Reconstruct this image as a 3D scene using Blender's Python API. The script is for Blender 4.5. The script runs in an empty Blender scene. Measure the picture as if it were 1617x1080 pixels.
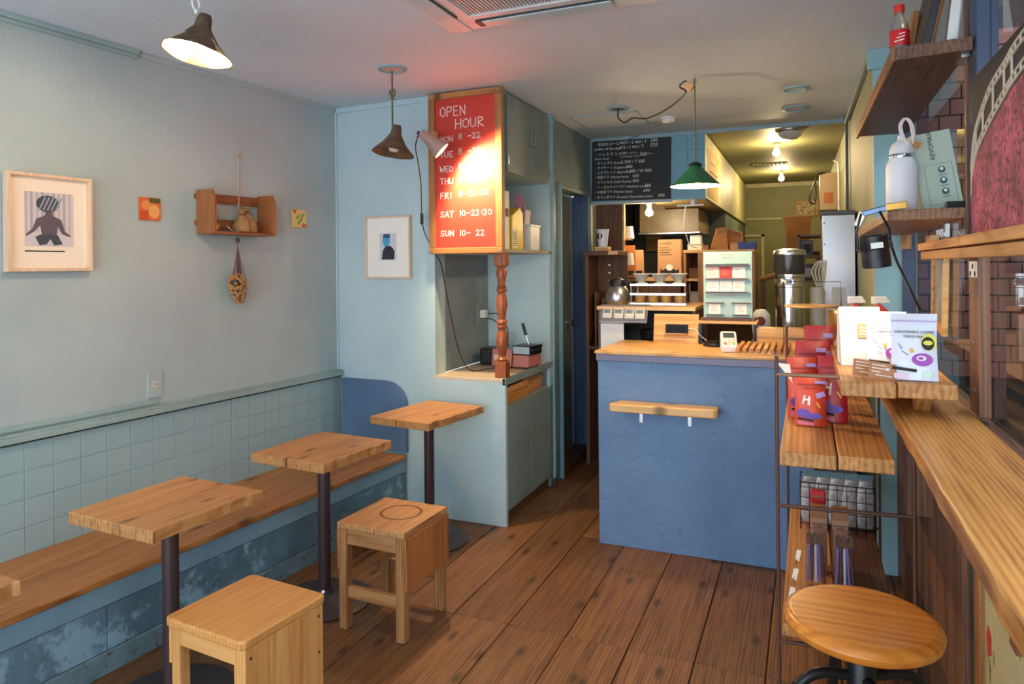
import bpy, bmesh, math, random
from mathutils import Vector, Matrix, Euler
R = math.radians
random.seed(7)
S = bpy.context.scene
COL = S.collection

# ---------------------------------------------------------------- camera
cd = bpy.data.cameras.new('camera'); cam = bpy.data.objects.new('camera', cd); COL.objects.link(cam)
cam.location = (0, 0, 1.55)
cam.rotation_euler = (Euler((R(90), 0, R(22.9))).to_matrix() @ Matrix.Rotation(-0.0093, 3, 'Z')).to_euler()
cd.sensor_width = 36; cd.lens = 1105 / 1617 * 36
cd.shift_x = 0; cd.shift_y = -(540 - 422) / 1617
cd.clip_start = 0.02
S.camera = cam

# ---------------------------------------------------------------- world, daylight, exposure
w = bpy.data.worlds.new('world'); S.world = w; w.use_nodes = True
bg = w.node_tree.nodes['Background']; bg.inputs[0].default_value = (0.78, 0.89, 1.0, 1); bg.inputs[1].default_value = 2.2
S.view_settings.view_transform = 'Standard'; S.view_settings.look = 'None'
S.view_settings.gamma = 1; S.view_settings.use_curve_mapping = False; S.view_settings.exposure = 1.18
def area(name, loc, rot, sx, sy, power, col):
    l = bpy.data.lights.new(name, 'AREA'); l.shape = 'RECTANGLE'; l.size = sx; l.size_y = sy; l.energy = power; l.color = col
    o = bpy.data.objects.new(name, l); o.location = loc; o.rotation_euler = rot; COL.objects.link(o); return o
# daylight of the open shop front behind the camera
area('shopfront_daylight', (-1.2, -1.25, 1.12), (R(90), 0, R(180)), 3.1, 1.95, 430, (0.88, 0.945, 1.0))
# daylight of the street window beside the bar
area('street_window_daylight', (0.62, 0.55, 1.75), (R(90), 0, R(90)), 1.6, 1.2, 9, (0.85, 0.93, 1.0))

# ---------------------------------------------------------------- materials
def srgb(r, g, b):
    f = lambda c: (c / 12.92 if c <= .04045 else ((c + .055) / 1.055) ** 2.4)
    return (f(r / 255), f(g / 255), f(b / 255), 1)
MC = {}
class NT:
    def __init__(s, name):
        s.m = bpy.data.materials.new(name); s.m.use_nodes = True; s.t = s.m.node_tree; s.n = s.t.nodes; s.l = s.t.links
        s.b = s.n['Principled BSDF']
    def N(s, typ, **kw):
        n = s.n.new(typ)
        for k, v in kw.items():
            if k.startswith('i_'):
                key = k[2:]; n.inputs[int(key) if key.isdigit() else key].default_value = v
            else: setattr(n, k, v)
        return n
    def L(s, a, b): s.l.new(a, b)
    def coord(s, scale, rnd=True):
        tc = s.N('ShaderNodeTexCoord'); mp = s.N('ShaderNodeMapping'); mp.inputs['Scale'].default_value = scale
        s.L(tc.outputs['Object'], mp.inputs['Vector'])
        if not rnd: return mp.outputs[0]
        oi = s.N('ShaderNodeObjectInfo'); mu = s.N('ShaderNodeVectorMath', operation='SCALE'); mu.inputs[0].default_value = (31.7, 17.3, 23.9)
        s.L(oi.outputs['Random'], mu.inputs['Scale'])
        ad = s.N('ShaderNodeVectorMath', operation='ADD'); s.L(mp.outputs[0], ad.inputs[0]); s.L(mu.outputs[0], ad.inputs[1])
        return ad.outputs[0]
    def ramp(s, fac, stops):
        r = s.N('ShaderNodeValToRGB'); e = r.color_ramp.elements
        while len(e) < len(stops): e.new(.5)
        for k, (p, c) in zip(e, stops): k.position = p; k.color = c
        s.L(fac, r.inputs[0]); return r.outputs[0]
    def mix(s, fac, a, b, mode='MIX'):
        m = s.N('ShaderNodeMix', data_type='RGBA', blend_type=mode)
        for v, i in ((fac, 0), (a, 6), (b, 7)):
            if hasattr(v, 'is_linked') or hasattr(v, 'links'): s.L(v, m.inputs[i])
            else: m.inputs[i].default_value = v
        return m.outputs[2]
    def bump(s, h, strength, dist=.01):
        b = s.N('ShaderNodeBump', i_Strength=strength, i_Distance=dist); s.L(h, b.inputs['Height']); s.L(b.outputs[0], s.b.inputs['Normal'])

def plain(name, c, rough=.5, metal=0, emit=0, alpha=None, trans=0, ior=1.45):
    if name in MC: return MC[name]
    t = NT(name); b = t.b
    b.inputs['Base Color'].default_value = c; b.inputs['Roughness'].default_value = rough; b.inputs['Metallic'].default_value = metal
    if emit: b.inputs['Emission Color'].default_value = c; b.inputs['Emission Strength'].default_value = emit
    if trans: b.inputs['Transmission Weight'].default_value = trans; b.inputs['IOR'].default_value = ior
    MC[name] = t.m; return t.m

def wood(name, dark, mid, light, axis=1, scale=1., knots=.5, rough=.5, bump=.25, vary=.35, rings=3.):
    if name in MC: return MC[name]
    t = NT(name)
    sc = [11. * scale] * 3; sc[axis] = .6 * scale
    q = t.coord(sc)
    n1 = t.N('ShaderNodeTexNoise', i_Scale=4.2, i_Detail=8., i_Roughness=.62); t.L(q, n1.inputs['Vector'])
    wv = t.N('ShaderNodeTexWave', wave_type='BANDS', bands_direction='Y' if axis == 0 else 'X', i_Scale=rings * .5, i_Distortion=9., i_Detail=3.)
    wv.inputs['Detail Scale'].default_value = .7; t.L(q, wv.inputs['Vector'])
    fac = t.N('ShaderNodeMix', data_type='FLOAT'); fac.inputs[0].default_value = .2
    t.L(n1.outputs[0], fac.inputs[2]); t.L(wv.outputs['Fac'], fac.inputs[3])
    col = t.ramp(fac.outputs[0], [(.25, dark), (.48, mid), (.76, light)])
    # board to board difference
    oi = t.N('ShaderNodeObjectInfo'); hv = t.N('ShaderNodeHueSaturation')
    mr = t.N('ShaderNodeMapRange'); mr.inputs[3].default_value = 1 - vary * .6; mr.inputs[4].default_value = 1 + vary * .5
    t.L(oi.outputs['Random'], mr.inputs[0]); t.L(mr.outputs[0], hv.inputs['Value']); t.L(col, hv.inputs['Color']); col = hv.outputs[0]
    if knots:
        ks = [5.6 * scale] * 3; ks[axis] = 2.1 * scale
        kq = t.coord(ks); vo = t.N('ShaderNodeTexVoronoi', i_Scale=1., voronoi_dimensions='2D'); t.L(kq, vo.inputs['Vector'])
        sel = t.N('ShaderNodeSeparateColor'); t.L(vo.outputs['Color'], sel.inputs[0])
        lt = t.N('ShaderNodeMath', operation='LESS_THAN'); t.L(sel.outputs[0], lt.inputs[0]); lt.inputs[1].default_value = knots
        kr = t.ramp(vo.outputs['Distance'], [(.03, (1, 1, 1, 1)), (.12, (0, 0, 0, 1))])
        mm = t.N('ShaderNodeMath', operation='MULTIPLY'); t.L(lt.outputs[0], mm.inputs[0]); t.L(kr, mm.inputs[1])
        m2 = t.N('ShaderNodeMath', operation='MULTIPLY'); t.L(mm.outputs[0], m2.inputs[0]); m2.inputs[1].default_value = .8
        col = t.mix(m2.outputs[0], col, tuple(v * .3 for v in dark[:3]) + (1,))
    t.L(col, t.b.inputs['Base Color']); t.b.inputs['Roughness'].default_value = rough
    t.bump(fac.outputs[0], bump, .004)
    MC[name] = t.m; return t.m

def paint(name, c, c2=None, var=2.5, rough=.6, bs=40., bump=.15, wear=None, wearamt=.0, wscale=6.):
    """brushed or rolled paint with blotches and, where asked, worn flecks"""
    if name in MC: return MC[name]
    t = NT(name); q = t.coord((1, 1, 1), False)
    c2 = c2 or tuple(v * .86 for v in c[:3]) + (1,)
    n1 = t.N('ShaderNodeTexNoise', i_Scale=var, i_Detail=4., i_Roughness=.6); t.L(q, n1.inputs['Vector'])
    col = t.ramp(n1.outputs[0], [(.32, c2), (.62, c)])
    if wear:
        n3 = t.N('ShaderNodeTexNoise', i_Scale=wscale, i_Detail=9., i_Roughness=.72); t.L(q, n3.inputs['Vector'])
        f = t.ramp(n3.outputs[0], [(1 - wearamt - .03, (0, 0, 0, 1)), (1 - wearamt + .03, (1, 1, 1, 1))]); col = t.mix(f, col, wear)
    n2 = t.N('ShaderNodeTexNoise', i_Scale=bs, i_Detail=3.); t.L(q, n2.inputs['Vector'])
    t.L(col, t.b.inputs['Base Color']); t.b.inputs['Roughness'].default_value = rough; t.bump(n2.outputs[0], bump, .006)
    MC[name] = t.m; return t.m

def pane_mat(name, tint=(1, 1, 1, 1), ior=1.5, rough=0.):
    if name in MC: return MC[name]
    t = NT(name); t.n.remove(t.b)
    fr = t.N('ShaderNodeFresnel', i_IOR=ior); tr = t.N('ShaderNodeBsdfTransparent'); tr.inputs[0].default_value = tint
    gl = t.N('ShaderNodeBsdfGlossy', i_Roughness=rough); mx = t.N('ShaderNodeMixShader')
    ge = t.N('ShaderNodeNewGeometry'); om = t.N('ShaderNodeMath', operation='SUBTRACT'); om.inputs[0].default_value = 1.; t.L(ge.outputs['Backfacing'], om.inputs[1])
    mu = t.N('ShaderNodeMath', operation='MULTIPLY'); t.L(fr.outputs[0], mu.inputs[0]); t.L(om.outputs[0], mu.inputs[1])
    t.L(mu.outputs[0], mx.inputs[0]); t.L(tr.outputs[0], mx.inputs[1]); t.L(gl.outputs[0], mx.inputs[2])
    t.L(mx.outputs[0], t.n['Material Output'].inputs[0]); MC[name] = t.m; return t.m

# ---------------------------------------------------------------- mesh builder
class MB:
    def __init__(s): s.v = []; s.f = []
    def add(s, vs, fs, M=None):
        o = len(s.v); s.v += [tuple(M @ Vector(p)) if M else tuple(p) for p in vs]; s.f += [tuple(i + o for i in f) for f in fs]; return s
    def bb(s, x0, x1, y0, y1, z0, z1, M=None):
        v = [(x, y, z) for z in (z0, z1) for y in (y0, y1) for x in (x0, x1)]
        return s.add(v, [(0, 2, 3, 1), (4, 5, 7, 6), (0, 1, 5, 4), (2, 6, 7, 3), (0, 4, 6, 2), (1, 3, 7, 5)], M)
    def box(s, c, sz, rot=(0, 0, 0)):
        M = Matrix.Translation(c) @ Euler(rot).to_matrix().to_4x4(); a, b, d = (q / 2 for q in sz)
        return s.bb(-a, a, -b, b, -d, d, M)
    def lathe(s, prof, c=(0, 0, 0), n=24, M=None, wob=None, cap=False):
        vs = []; fs = []; k = len(prof)
        for i in range(n):
            a = 2 * math.pi * i / n
            for j, (r, z) in enumerate(prof):
                q = 1 + (wob(a, j) if wob else 0)
                vs.append((c[0] + r * q * math.cos(a), c[1] + r * q * math.sin(a), c[2] + z))
        for i in range(n):
            for j in range(k - 1):
                a, b = i * k + j, ((i + 1) % n) * k + j
                fs.append((a, b, b + 1, a + 1))
        if cap and prof[0][0] > 1e-6: fs.append(tuple(i * k for i in reversed(range(n))))
        if cap and prof[-1][0] > 1e-6: fs.append(tuple(i * k + k - 1 for i in range(n)))
        return s.add(vs, fs, M)
    def cyl(s, p0, p1, r0, r1=None, n=14):
        r1 = r0 if r1 is None else r1; p0, p1 = Vector(p0), Vector(p1); d = p1 - p0
        M = Matrix.Translation(p0) @ d.to_track_quat('Z', 'Y').to_matrix().to_4x4()
        return s.lathe([(r0, 0), (r1, d.length)], n=n, M=M, cap=True)
    def tube(s, pts, r, n=7):
        P = [Vector(p) for p in pts]; vs = []; fs = []; up = Vector((.123, .456, .88)).normalized()
        for i, p in enumerate(P):
            d = (P[min(i + 1, len(P) - 1)] - P[max(i - 1, 0)]).normalized()
            a = d.cross(up); a = a.normalized() if a.length > 1e-4 else d.orthogonal().normalized(); b = d.cross(a)
            rr = r[i] if isinstance(r, (list, tuple)) else r
            vs += [p + (a * math.cos(2 * math.pi * k / n) + b * math.sin(2 * math.pi * k / n)) * rr for k in range(n)]
        for i in range(len(P) - 1):
            for k in range(n): fs.append((i * n + k, i * n + (k + 1) % n, (i + 1) * n + (k + 1) % n, (i + 1) * n + k))
        fs.append(tuple(reversed(range(n)))); fs.append(tuple((len(P) - 1) * n + k for k in range(n)))
        return s.add(vs, fs)
    def prism(s, poly, a, b, axis=2, M=None):
        """2-D outline extruded from a to b along axis"""
        n = len(poly)
        def P(p, t): return {0: (t, p[0], p[1]), 1: (p[0], t, p[1]), 2: (p[0], p[1], t)}[axis]
        vs = [P(p, a) for p in poly] + [P(p, b) for p in poly]
        fs = [tuple(reversed(range(n))), tuple(range(n, 2 * n))] + [(i, (i + 1) % n, n + (i + 1) % n, n + i) for i in range(n)]
        return s.add(vs, fs, M)
    def build(s, name, mat, parent=None, loc=None, rot=None, bevel=0, smooth=False, seg=2, clean=True):
        me = bpy.data.meshes.new(name); me.from_pydata(s.v, [], s.f)
        if clean:
            b = bmesh.new(); b.from_mesh(me); bmesh.ops.recalc_face_normals(b, faces=b.faces); b.to_mesh(me); b.free()
        me.materials.append(mat)
        o = bpy.data.objects.new(name, me); COL.objects.link(o)
        if parent: o.parent = parent
        if loc: o.location = loc
        if rot: o.rotation_euler = rot
        if smooth:
            me.shade_smooth(); me.set_sharp_from_angle(angle=R(38))
        if bevel:
            md = o.modifiers.new('bevel', 'BEVEL'); md.width = bevel; md.segments = seg; md.limit_method = 'ANGLE'; md.angle_limit = R(40)
        return o
def curve(ctrl, n=10):
    """Catmull-Rom through the control points"""
    P = [Vector(p) for p in ctrl]; P = [P[0] * 2 - P[1]] + P + [P[-1] * 2 - P[-2]]; out = []
    for i in range(1, len(P) - 2):
        for k in range(n):
            t = k / n; a, b, c, d = P[i - 1:i + 3]
            out.append(.5 * ((2 * b) + (c - a) * t + (2 * a - 5 * b + 4 * c - d) * t * t + (3 * b - a - 3 * c + d) * t ** 3))
    out.append(P[-2]); return out
def tag(o, label=None, cat=None, group=None, kind=None):
    for k, v in (('label', label), ('category', cat), ('group', group), ('kind', kind)):
        if v: o[k] = v
    return o
def thing(name, label, cat, loc=(0, 0, 0), rz=0, group=None, rot=None):
    o = bpy.data.objects.new(name, None); COL.objects.link(o); o.empty_display_size = .1
    o.location = loc; o.rotation_euler = rot or (0, 0, rz); return tag(o, label, cat, group)
def struct(o): return tag(o, kind='structure')
def bbx(name, mat, b, parent=None, bevel=0, **k): return MB().bb(*b).build(name, mat, parent, bevel=bevel, **k)

# ---------------------------------------------------------------- lettering
def text(body, size, mat, parent, loc, rot=(R(90), 0, 0), name='lettering', align='LEFT', sx=1., off=0., shear=0.):
    c = bpy.data.curves.new(name, 'FONT'); c.body = body; c.size = size; c.align_x = align; c.extrude = .0006; c.offset = off; c.resolution_u = 2; c.shear = shear
    t = bpy.data.objects.new(name, c); me = bpy.data.meshes.new_from_object(t); bpy.data.objects.remove(t); bpy.data.curves.remove(c)
    me.materials.clear(); me.materials.append(mat)
    o = bpy.data.objects.new(name, me); COL.objects.link(o); o.parent = parent; o.location = loc; o.rotation_euler = rot; o.scale = (sx, 1, 1); return o
GL = {'O': '.3,0 0,.25 .02,.75 .3,1 .58,.75 .55,.2 .3,0', 'P': '.05,0 .05,1|.05,1 .5,.95 .55,.7 .4,.5 .05,.45', 'E': '.5,1 .05,1 .05,0 .52,0|.05,.52 .42,.52',
 'N': '.03,0 .03,1 .55,0 .55,1', 'H': '.03,0 .03,1|.55,0 .55,1|.03,.5 .55,.5', 'U': '.03,1 .03,.2 .25,0 .5,.15 .55,1', 'R': '.05,0 .05,1 .45,.97 .52,.72 .05,.48 .55,0',
 'M': '0,0 .05,1 .3,.4 .58,1 .62,0', 'T': '0,1 .6,1|.3,1 .3,0', 'W': '0,1 .15,0 .32,.7 .5,0 .65,1', 'D': '.03,0 .03,1 .4,.9 .56,.5 .4,.1 .03,0', 'F': '.5,1 .05,1 .05,0|.05,.52 .42,.52',
 'I': '.2,0 .2,1', 'S': '.52,.9 .3,1 .06,.85 .1,.6 .45,.45 .5,.15 .25,0 .02,.12', 'A': '0,0 .28,1 .56,0|.1,.35 .48,.35', '0': '.28,0 0,.3 .05,.8 .28,1 .52,.7 .48,.2 .28,0',
 '1': '.2,0 .22,1', '2': '.04,.8 .25,1 .48,.8 .4,.5 .02,0 .54,.03', '3': '.04,.92 .3,1 .48,.8 .2,.55 .5,.3 .3,0 0,.1', '8': '.28,.53 .07,.7 .1,.93 .28,1 .46,.93 .49,.7 .28,.53 .03,.32 .08,.06 .28,0 .48,.06 .53,.32 .28,.53',
 '-': '.08,.45 .55,.5', ':': '.2,.3 .2,.38|.2,.7 .2,.78'}
def strokes(lines, mat, parent, y, name='lettering', wd=.0048):
    """hand-painted capitals as thin ribbons on a board facing -y; lines = (x, z, height, letter width, words)"""
    for x, z, h, lw, s in lines:
        mb = MB()
        for ch in s:
            if ch != ' ':
                for pl in GL[ch].split('|'):
                    P = [tuple(map(float, q.split(','))) for q in pl.split()]
                    P = [(x + a * lw * 1.35, z + b * h) for a, b in P]
                    for (a, b), (c, d) in zip(P, P[1:]):
                        L = math.hypot(c - a, d - b) or 1e-6; ux, uz = (c - a) / L, (d - b) / L; e = wd / 2
                        a2, b2, c2, d2 = a - ux * e, b - uz * e, c + ux * e, d + uz * e
                        mb.prism([(a2 - uz * e, b2 + ux * e), (c2 - uz * e, d2 + ux * e), (c2 + uz * e, d2 - ux * e), (a2 + uz * e, b2 - ux * e)], y, y + .0012, 1)
            x += lw * (.62 if ch in '1I:' else 1.)
        mb.build(name, mat, parent)
def oval(cx, cz, rx, rz, n=20): return [(cx + rx * math.cos(2 * math.pi * i / n), cz + rz * math.sin(2 * math.pi * i / n)) for i in range(n)]

# ---------------------------------------------------------------- palette
PL = paint('plaster_blue', srgb(176, 191, 192), srgb(164, 181, 183), 1.6, .75, 60, .35)
PLB = paint('plaster_back', srgb(184, 208, 214), srgb(172, 198, 206), 1.8, .7, 50, .2)
CEIL = paint('ceiling_paint', srgb(206, 218, 228), srgb(196, 209, 220), 1.2, .7, 45, .35)
GREY = paint('grey_paint', srgb(132, 148, 148), srgb(116, 132, 132), 3, .5, 30, .1)
GPL = paint('grey_plaster', srgb(140, 152, 155), srgb(112, 126, 132), 2.2, .75, 40, .3)
TILE = paint('tile_paint', srgb(160, 188, 192), srgb(150, 178, 184), 3, .35, 25, .08)
LEDGE = paint('ledge_paint', srgb(158, 182, 180), srgb(146, 170, 168), 3, .5, 30, .1)
NAVY = paint('blue_panel_paint', srgb(92, 122, 156), srgb(76, 104, 134), 2.4, .5, 30, .12)
CTR = paint('counter_blue', srgb(106, 138, 176), srgb(92, 123, 162), 2.0, .6, 28, .7, srgb(84, 108, 148), .36, 26)
BDOOR = paint('door_blue', srgb(74, 98, 136), srgb(60, 82, 118), 3, .45, 30, .1)
KIT = paint('kitchen_olive', srgb(128, 126, 84), srgb(112, 112, 72), 2, .6, 30, .1)
KDARK = paint('kitchen_dark', srgb(62, 70, 62), srgb(46, 52, 48), 2, .6, 30, .1)
KCAB = paint('cupboard_cream', srgb(178, 172, 128), srgb(160, 154, 112), 3, .5, 30, .08)
MENUW = paint('menu_wall_blue', srgb(122, 172, 196), srgb(108, 158, 182), 2.5, .5, 30, .06)
FLOORW = wood('floor_wood', srgb(66, 41, 22), srgb(118, 77, 43), srgb(146, 101, 60), 1, 1.0, .8, .5, .22, .3, 4)
TABW = wood('table_wood', srgb(140, 88, 46), srgb(186, 131, 76), srgb(204, 154, 98), 1, 1.2, .75, .5, .25, .15)
SEATW = wood('bench_wood', srgb(120, 72, 36), srgb(168, 112, 60), srgb(190, 136, 80), 1, .9, .6, .48, .25, .2)
STOOLW = wood('stool_light_wood', srgb(176, 112, 52), srgb(206, 146, 80), srgb(222, 166, 100), 1, 1.4, .06, .45, .15, .12)
STOOLZ = wood('stool_upright_wood', srgb(180, 120, 60), srgb(208, 152, 88), srgb(226, 174, 110), 2, 1.4, .05, .45, .15, .12)
OLDW = wood('stool_old_wood', srgb(122, 78, 40), srgb(174, 124, 76), srgb(198, 150, 100), 1, 1.4, .2, .55, .3, .2)
OLDZ = wood('stool_old_upright', srgb(112, 70, 36), srgb(160, 112, 66), srgb(186, 138, 90), 2, 1.4, .1, .55, .3, .2)
STOOLX = wood('stool_light_cross', srgb(186, 126, 66), srgb(212, 156, 92), srgb(228, 176, 112), 0, 1.4, 0, .45, .15, .12)
OLDX = wood('stool_old_cross', srgb(122, 78, 40), srgb(174, 124, 76), srgb(198, 150, 100), 0, 1.4, 0, .55, .3, .2)
CTW = wood('countertop_wood', srgb(170, 118, 64), srgb(214, 166, 104), srgb(232, 188, 128), 0, 1.2, .2, .4, .15, .2)
BARW = wood('bar_wood', srgb(122, 70, 28), srgb(180, 120, 56), srgb(204, 148, 80), 1, .9, .12, .38, .25, .1, 5.)
SHW = wood('rack_shelf_wood', srgb(140, 86, 38), srgb(190, 130, 68), srgb(212, 156, 92), 1, 1.0, .15, .5, .2, .25)
DARKW = wood('dark_brown_wood', srgb(56, 32, 18), srgb(92, 56, 34), srgb(118, 76, 48), 1, 1.2, .15, .5, .2, .2)
DARKZ = wood('dark_brown_upright', srgb(74, 46, 30), srgb(116, 76, 52), srgb(138, 96, 68), 2, 1.2, .2, .5, .2, .2)
COLW = wood('old_column_wood', srgb(50, 32, 22), srgb(92, 62, 42), srgb(120, 84, 58), 2, 1.4, .2, .7, .5, .2)
REDW = wood('turned_wood', srgb(104, 48, 22), srgb(150, 80, 42), srgb(176, 102, 58), 2, 1.6, 0, .3, .1, .1)
SGNW = wood('sign_frame_wood', srgb(110, 68, 34), srgb(168, 112, 60), srgb(192, 136, 80), 2, 1.6, .25, .5, .25, .2)
SGNX = wood('sign_frame_cross', srgb(110, 68, 34), srgb(168, 112, 60), srgb(192, 136, 80), 0, 1.6, .25, .5, .25, .2)
WSHW = wood('wall_shelf_wood', srgb(110, 60, 30), srgb(150, 92, 52), srgb(170, 110, 66), 2, 1.6, .05, .55, .15, .15)
PALE = wood('pale_frame_wood', srgb(206, 172, 140), srgb(224, 194, 164), srgb(234, 208, 182), 2, 2, 0, .5, .05, .05)
POLE = plain('brown_steel', srgb(78, 62, 64), .35, .4); BASE = plain('cast_base', srgb(72, 66, 66), .45, .3)
BLK = plain('black_plastic', srgb(24, 24, 26), .4); BLKM = plain('black_metal', srgb(36, 36, 40), .35, .6)
STEEL = plain('brushed_steel', srgb(190, 190, 192), .28, 1); CHROME = plain('chrome', srgb(225, 225, 228), .1, 1)
WHITE = plain('white_plastic', srgb(232, 232, 230), .4); PAPER = plain('white_paper', srgb(238, 236, 230), .8); CREAM = plain('cream_mat_board', srgb(240, 228, 210), .8)
RUST = plain('rusty_rod', srgb(96, 66, 54), .55, .3); IVORY = plain('ivory_plastic', srgb(214, 206, 190), .4)
CHALK = plain('chalk_white', srgb(228, 228, 224), .9); INK = plain('black_ink', srgb(30, 28, 28), .7); BRASS = plain('brass', srgb(190, 150, 80), .3, 1)
KRAFT = plain('kraft_paper', srgb(176, 120, 70), .8); CARD = plain('cardboard', srgb(150, 104, 68), .85); TAN = plain('tan_card', srgb(196, 150, 112), .8)
WGLASS = pane_mat('window_glass', (.96, .98, .98, 1), 1.45); GLASS = pane_mat('clear_glass', (.98, .99, .99, 1)); CLEAR = pane_mat('clear_plastic', (.93, .94, .96, 1), 1.35, .08)
BULB = plain('bulb_warm', (1.0, .78, .45, 1), .5, 0, 22)

# ================================================================ THE ROOM
H = 2.62
LA = R(4.28); LD = Vector((math.sin(LA), math.cos(LA), 0)); LN = Vector((math.cos(LA), -math.sin(LA), 0)); LO = Vector((-2.90, 3.855, 0))
def LW(s, off, z): p = LO + LD * s + LN * off; return Vector((p.x, p.y, z))      # s along the left wall, off into the room
def lwM(): return Matrix.Translation(LO) @ Matrix.Rotation(-LA, 4, 'Z')
ML = lwM()

fl = struct(bbx('floor', plain('floor_underlay', srgb(38, 26, 18), .8), (-3.4, .75, -1.4, 9.9, -.06, -.012)))
seams = [-3.32 + .2635 * i for i in range(16)]
rows = {}
for i in range(15):
    x0, x1 = seams[i] + .002, seams[i + 1] - .002
    cuts = [-1.4] + sorted(random.uniform(-.2, 1.6) for _ in range(1)) + [2.79 if 6 <= i <= 12 else random.uniform(2.2, 3.2), (3.77, 3.54, 4.6, 5.2)[i % 4] + (i % 3) * .05, 6.4 + (i % 5) * .35, 9.9]
    for a, b in zip(cuts, cuts[1:]):
        dz = random.uniform(-.0015, 0)
        me = MB().bb(x0 - (x0 + x1) / 2, x1 - (x0 + x1) / 2, a + .0012 - (a + b) / 2, b - .0012 - (a + b) / 2, -.012, 0)
        me.build('plank', FLOORW, fl, ((x0 + x1) / 2, (a + b) / 2, dz), bevel=.0025, seg=1)

cl = MB(); cl.bb(-3.4, .75, -1.4, 5.70, H, H + .08); struct(cl.build('ceiling', CEIL))
struct(bbx('ceiling_kitchen', KIT, (-1.8, .7, 5.70, 9.9, H - .004, H + .08)))
struct(bbx('trim_1', paint('trim_pale', srgb(150, 178, 190)), (-1.66, .27, 5.685, 5.715, H - .028, H)))

wl = MB().bb(-.12, 0, -5.3, .12, 0, H, ML); wl = struct(wl.build('wall_left', PL))
# square tiles of the dado, painted over, each a piece of the wall
th = .118; tb = MB().bb(0, .03, .0015, th - .0015, .0015, th - .0015)
tm = None
for r in range(4):
    for c in range(31):
        s0 = -.10 - th * (c + 1) + .025; z0 = .836 - th * (r + 1)
        if tm is None: o = tb.build('tile', TILE, wl, bevel=.0022, seg=1); tm = o.data
        else:
            o = bpy.data.objects.new('tile', tm); COL.objects.link(o); o.parent = wl
            md = o.modifiers.new('bevel', 'BEVEL'); md.width = .0022; md.segments = 1; md.limit_method = 'ANGLE'
        p = LW(s0, 0, z0); o.location = p; o.rotation_euler = (0, 0, -LA)
MB().bb(0, .029, -5.2, 0, 0, .84, ML).build('grout', paint('grout', srgb(140, 166, 172), None, 3, .7), wl)
# ledge over the tiles, with its dark joint below
struct(MB().bb(0, .055, -5.2, .0, .845, .872, ML).bb(0, .048, -5.2, 0, .872, .880, ML).build('trim_ledge', LEDGE, bevel=.003))
struct(MB().bb(0, .04, -5.2, 0, .837, .8455, ML).build('trim_ledge_joint', plain('joint_dark', srgb(40, 44, 44), .9)))
# picture rail mouldings below the ceiling, the near one deeper
struct(MB().bb(0, .035, -5.2, -1.43, H - .022, H, ML).bb(0, .022, -5.2, -1.43, H - .038, H - .022, ML).build('trim_2', LEDGE, bevel=.003))
struct(MB().bb(0, .012, -1.43, 0, H - .026, H, ML).build('trim_3', PL, bevel=.003))

# back wall beside the cupboard (the cupboard front lies in its plane)
BA = math.atan2(-.06, 1.245); MBK = Matrix.Translation((-2.90, 3.86, 0)) @ Matrix.Rotation(BA, 4, 'Z')
struct(MB().bb(-.1, .765, 0, .12, 0, H, MBK).build('wall_back', PLB))
struct(MB().bb(0, .765, -.012, 0, H - .034, H, MBK).build('trim_4', PLB, bevel=.002))
struct(MB().bb(-.02, .012, -.012, 0, .88, H - .034, MBK).build('trim_5', PLB, bevel=.002))
# side wall of the passage with the door
hw = MB()
hw.bb(-1.80, -1.68, 4.655, 4.875, 0, H); hw.bb(-1.80, -1.68, 5.60, 5.75, 0, H); hw.bb(-1.80, -1.68, 4.875, 5.60, 2.135, H); hw.bb(-1.80, -1.68, 4.875, 5.60, 0, .06)
struct(hw.build('wall_passage', GREY))
struct(MB().bb(-1.684, -1.655, 4.850, 4.875, 0, 2.16).build('trim_6', paint('trim_blue', srgb(134, 176, 190)), bevel=.003))
struct(MB().bb(-1.684, -1.66, 4.875, 5.625, 2.13, 2.16).bb(-1.684, -1.66, 5.60, 5.625, 0, 2.13).build('trim_7', GREY, bevel=.003))
jb = MB()
for k in range(6): jb.bb(-1.81 + k * .022, -1.81 + k * .022 + .020, 5.572, 5.60, .06, 2.13)
struct(jb.build('trim_8', BDOOR, bevel=.002))
struct(bbx('trim_9', DARKW, (-1.82, -1.66, 4.875, 5.60, .0, .075), bevel=.004))
dr = MB().bb(-1.86, -1.815, 4.85, 5.60, .075, 2.14); dr = struct(dr.build('door_1', paint('door_grey', srgb(140, 142, 124), None, 3, .5)))
kn = MB(); M = Matrix.Translation((-1.815, 5.42, 1.095)) @ Matrix.Rotation(R(90), 4, 'Y')
kn.lathe([(.028, 0), (.028, .008), (.012, .010), (.012, .03), (.026, .035), (.030, .055), (.022, .066), (0, .068)], n=18, M=M)
kn.build('door_knob', CHROME, dr, smooth=True)
# blue tiled wall over the kitchen opening (carries the menu board)
mw = struct(bbx('wall_menu', MENUW, (-1.68, -.74, 5.70, 5.76, 2.08, H - .004)))
t0 = None
for r in range(4):
    for c in range(7):
        x0 = -.74 - .135 * (c + 1); z0 = 2.082 + .13 * r
        if t0 is None: o = MB().bb(.001, .134, -.008, 0, .001, .129).build('tile', MENUW, mw); t0 = o.data
        else: o = bpy.data.objects.new('tile', t0); COL.objects.link(o); o.parent = mw
        o.location = (x0, 5.70, z0)
struct(MB().bb(-1.68, -1.0, 5.672, 5.70, 2.062, 2.088).build('trim_10', paint('trim_grey_rail', srgb(176, 190, 192)), bevel=.003))
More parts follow.
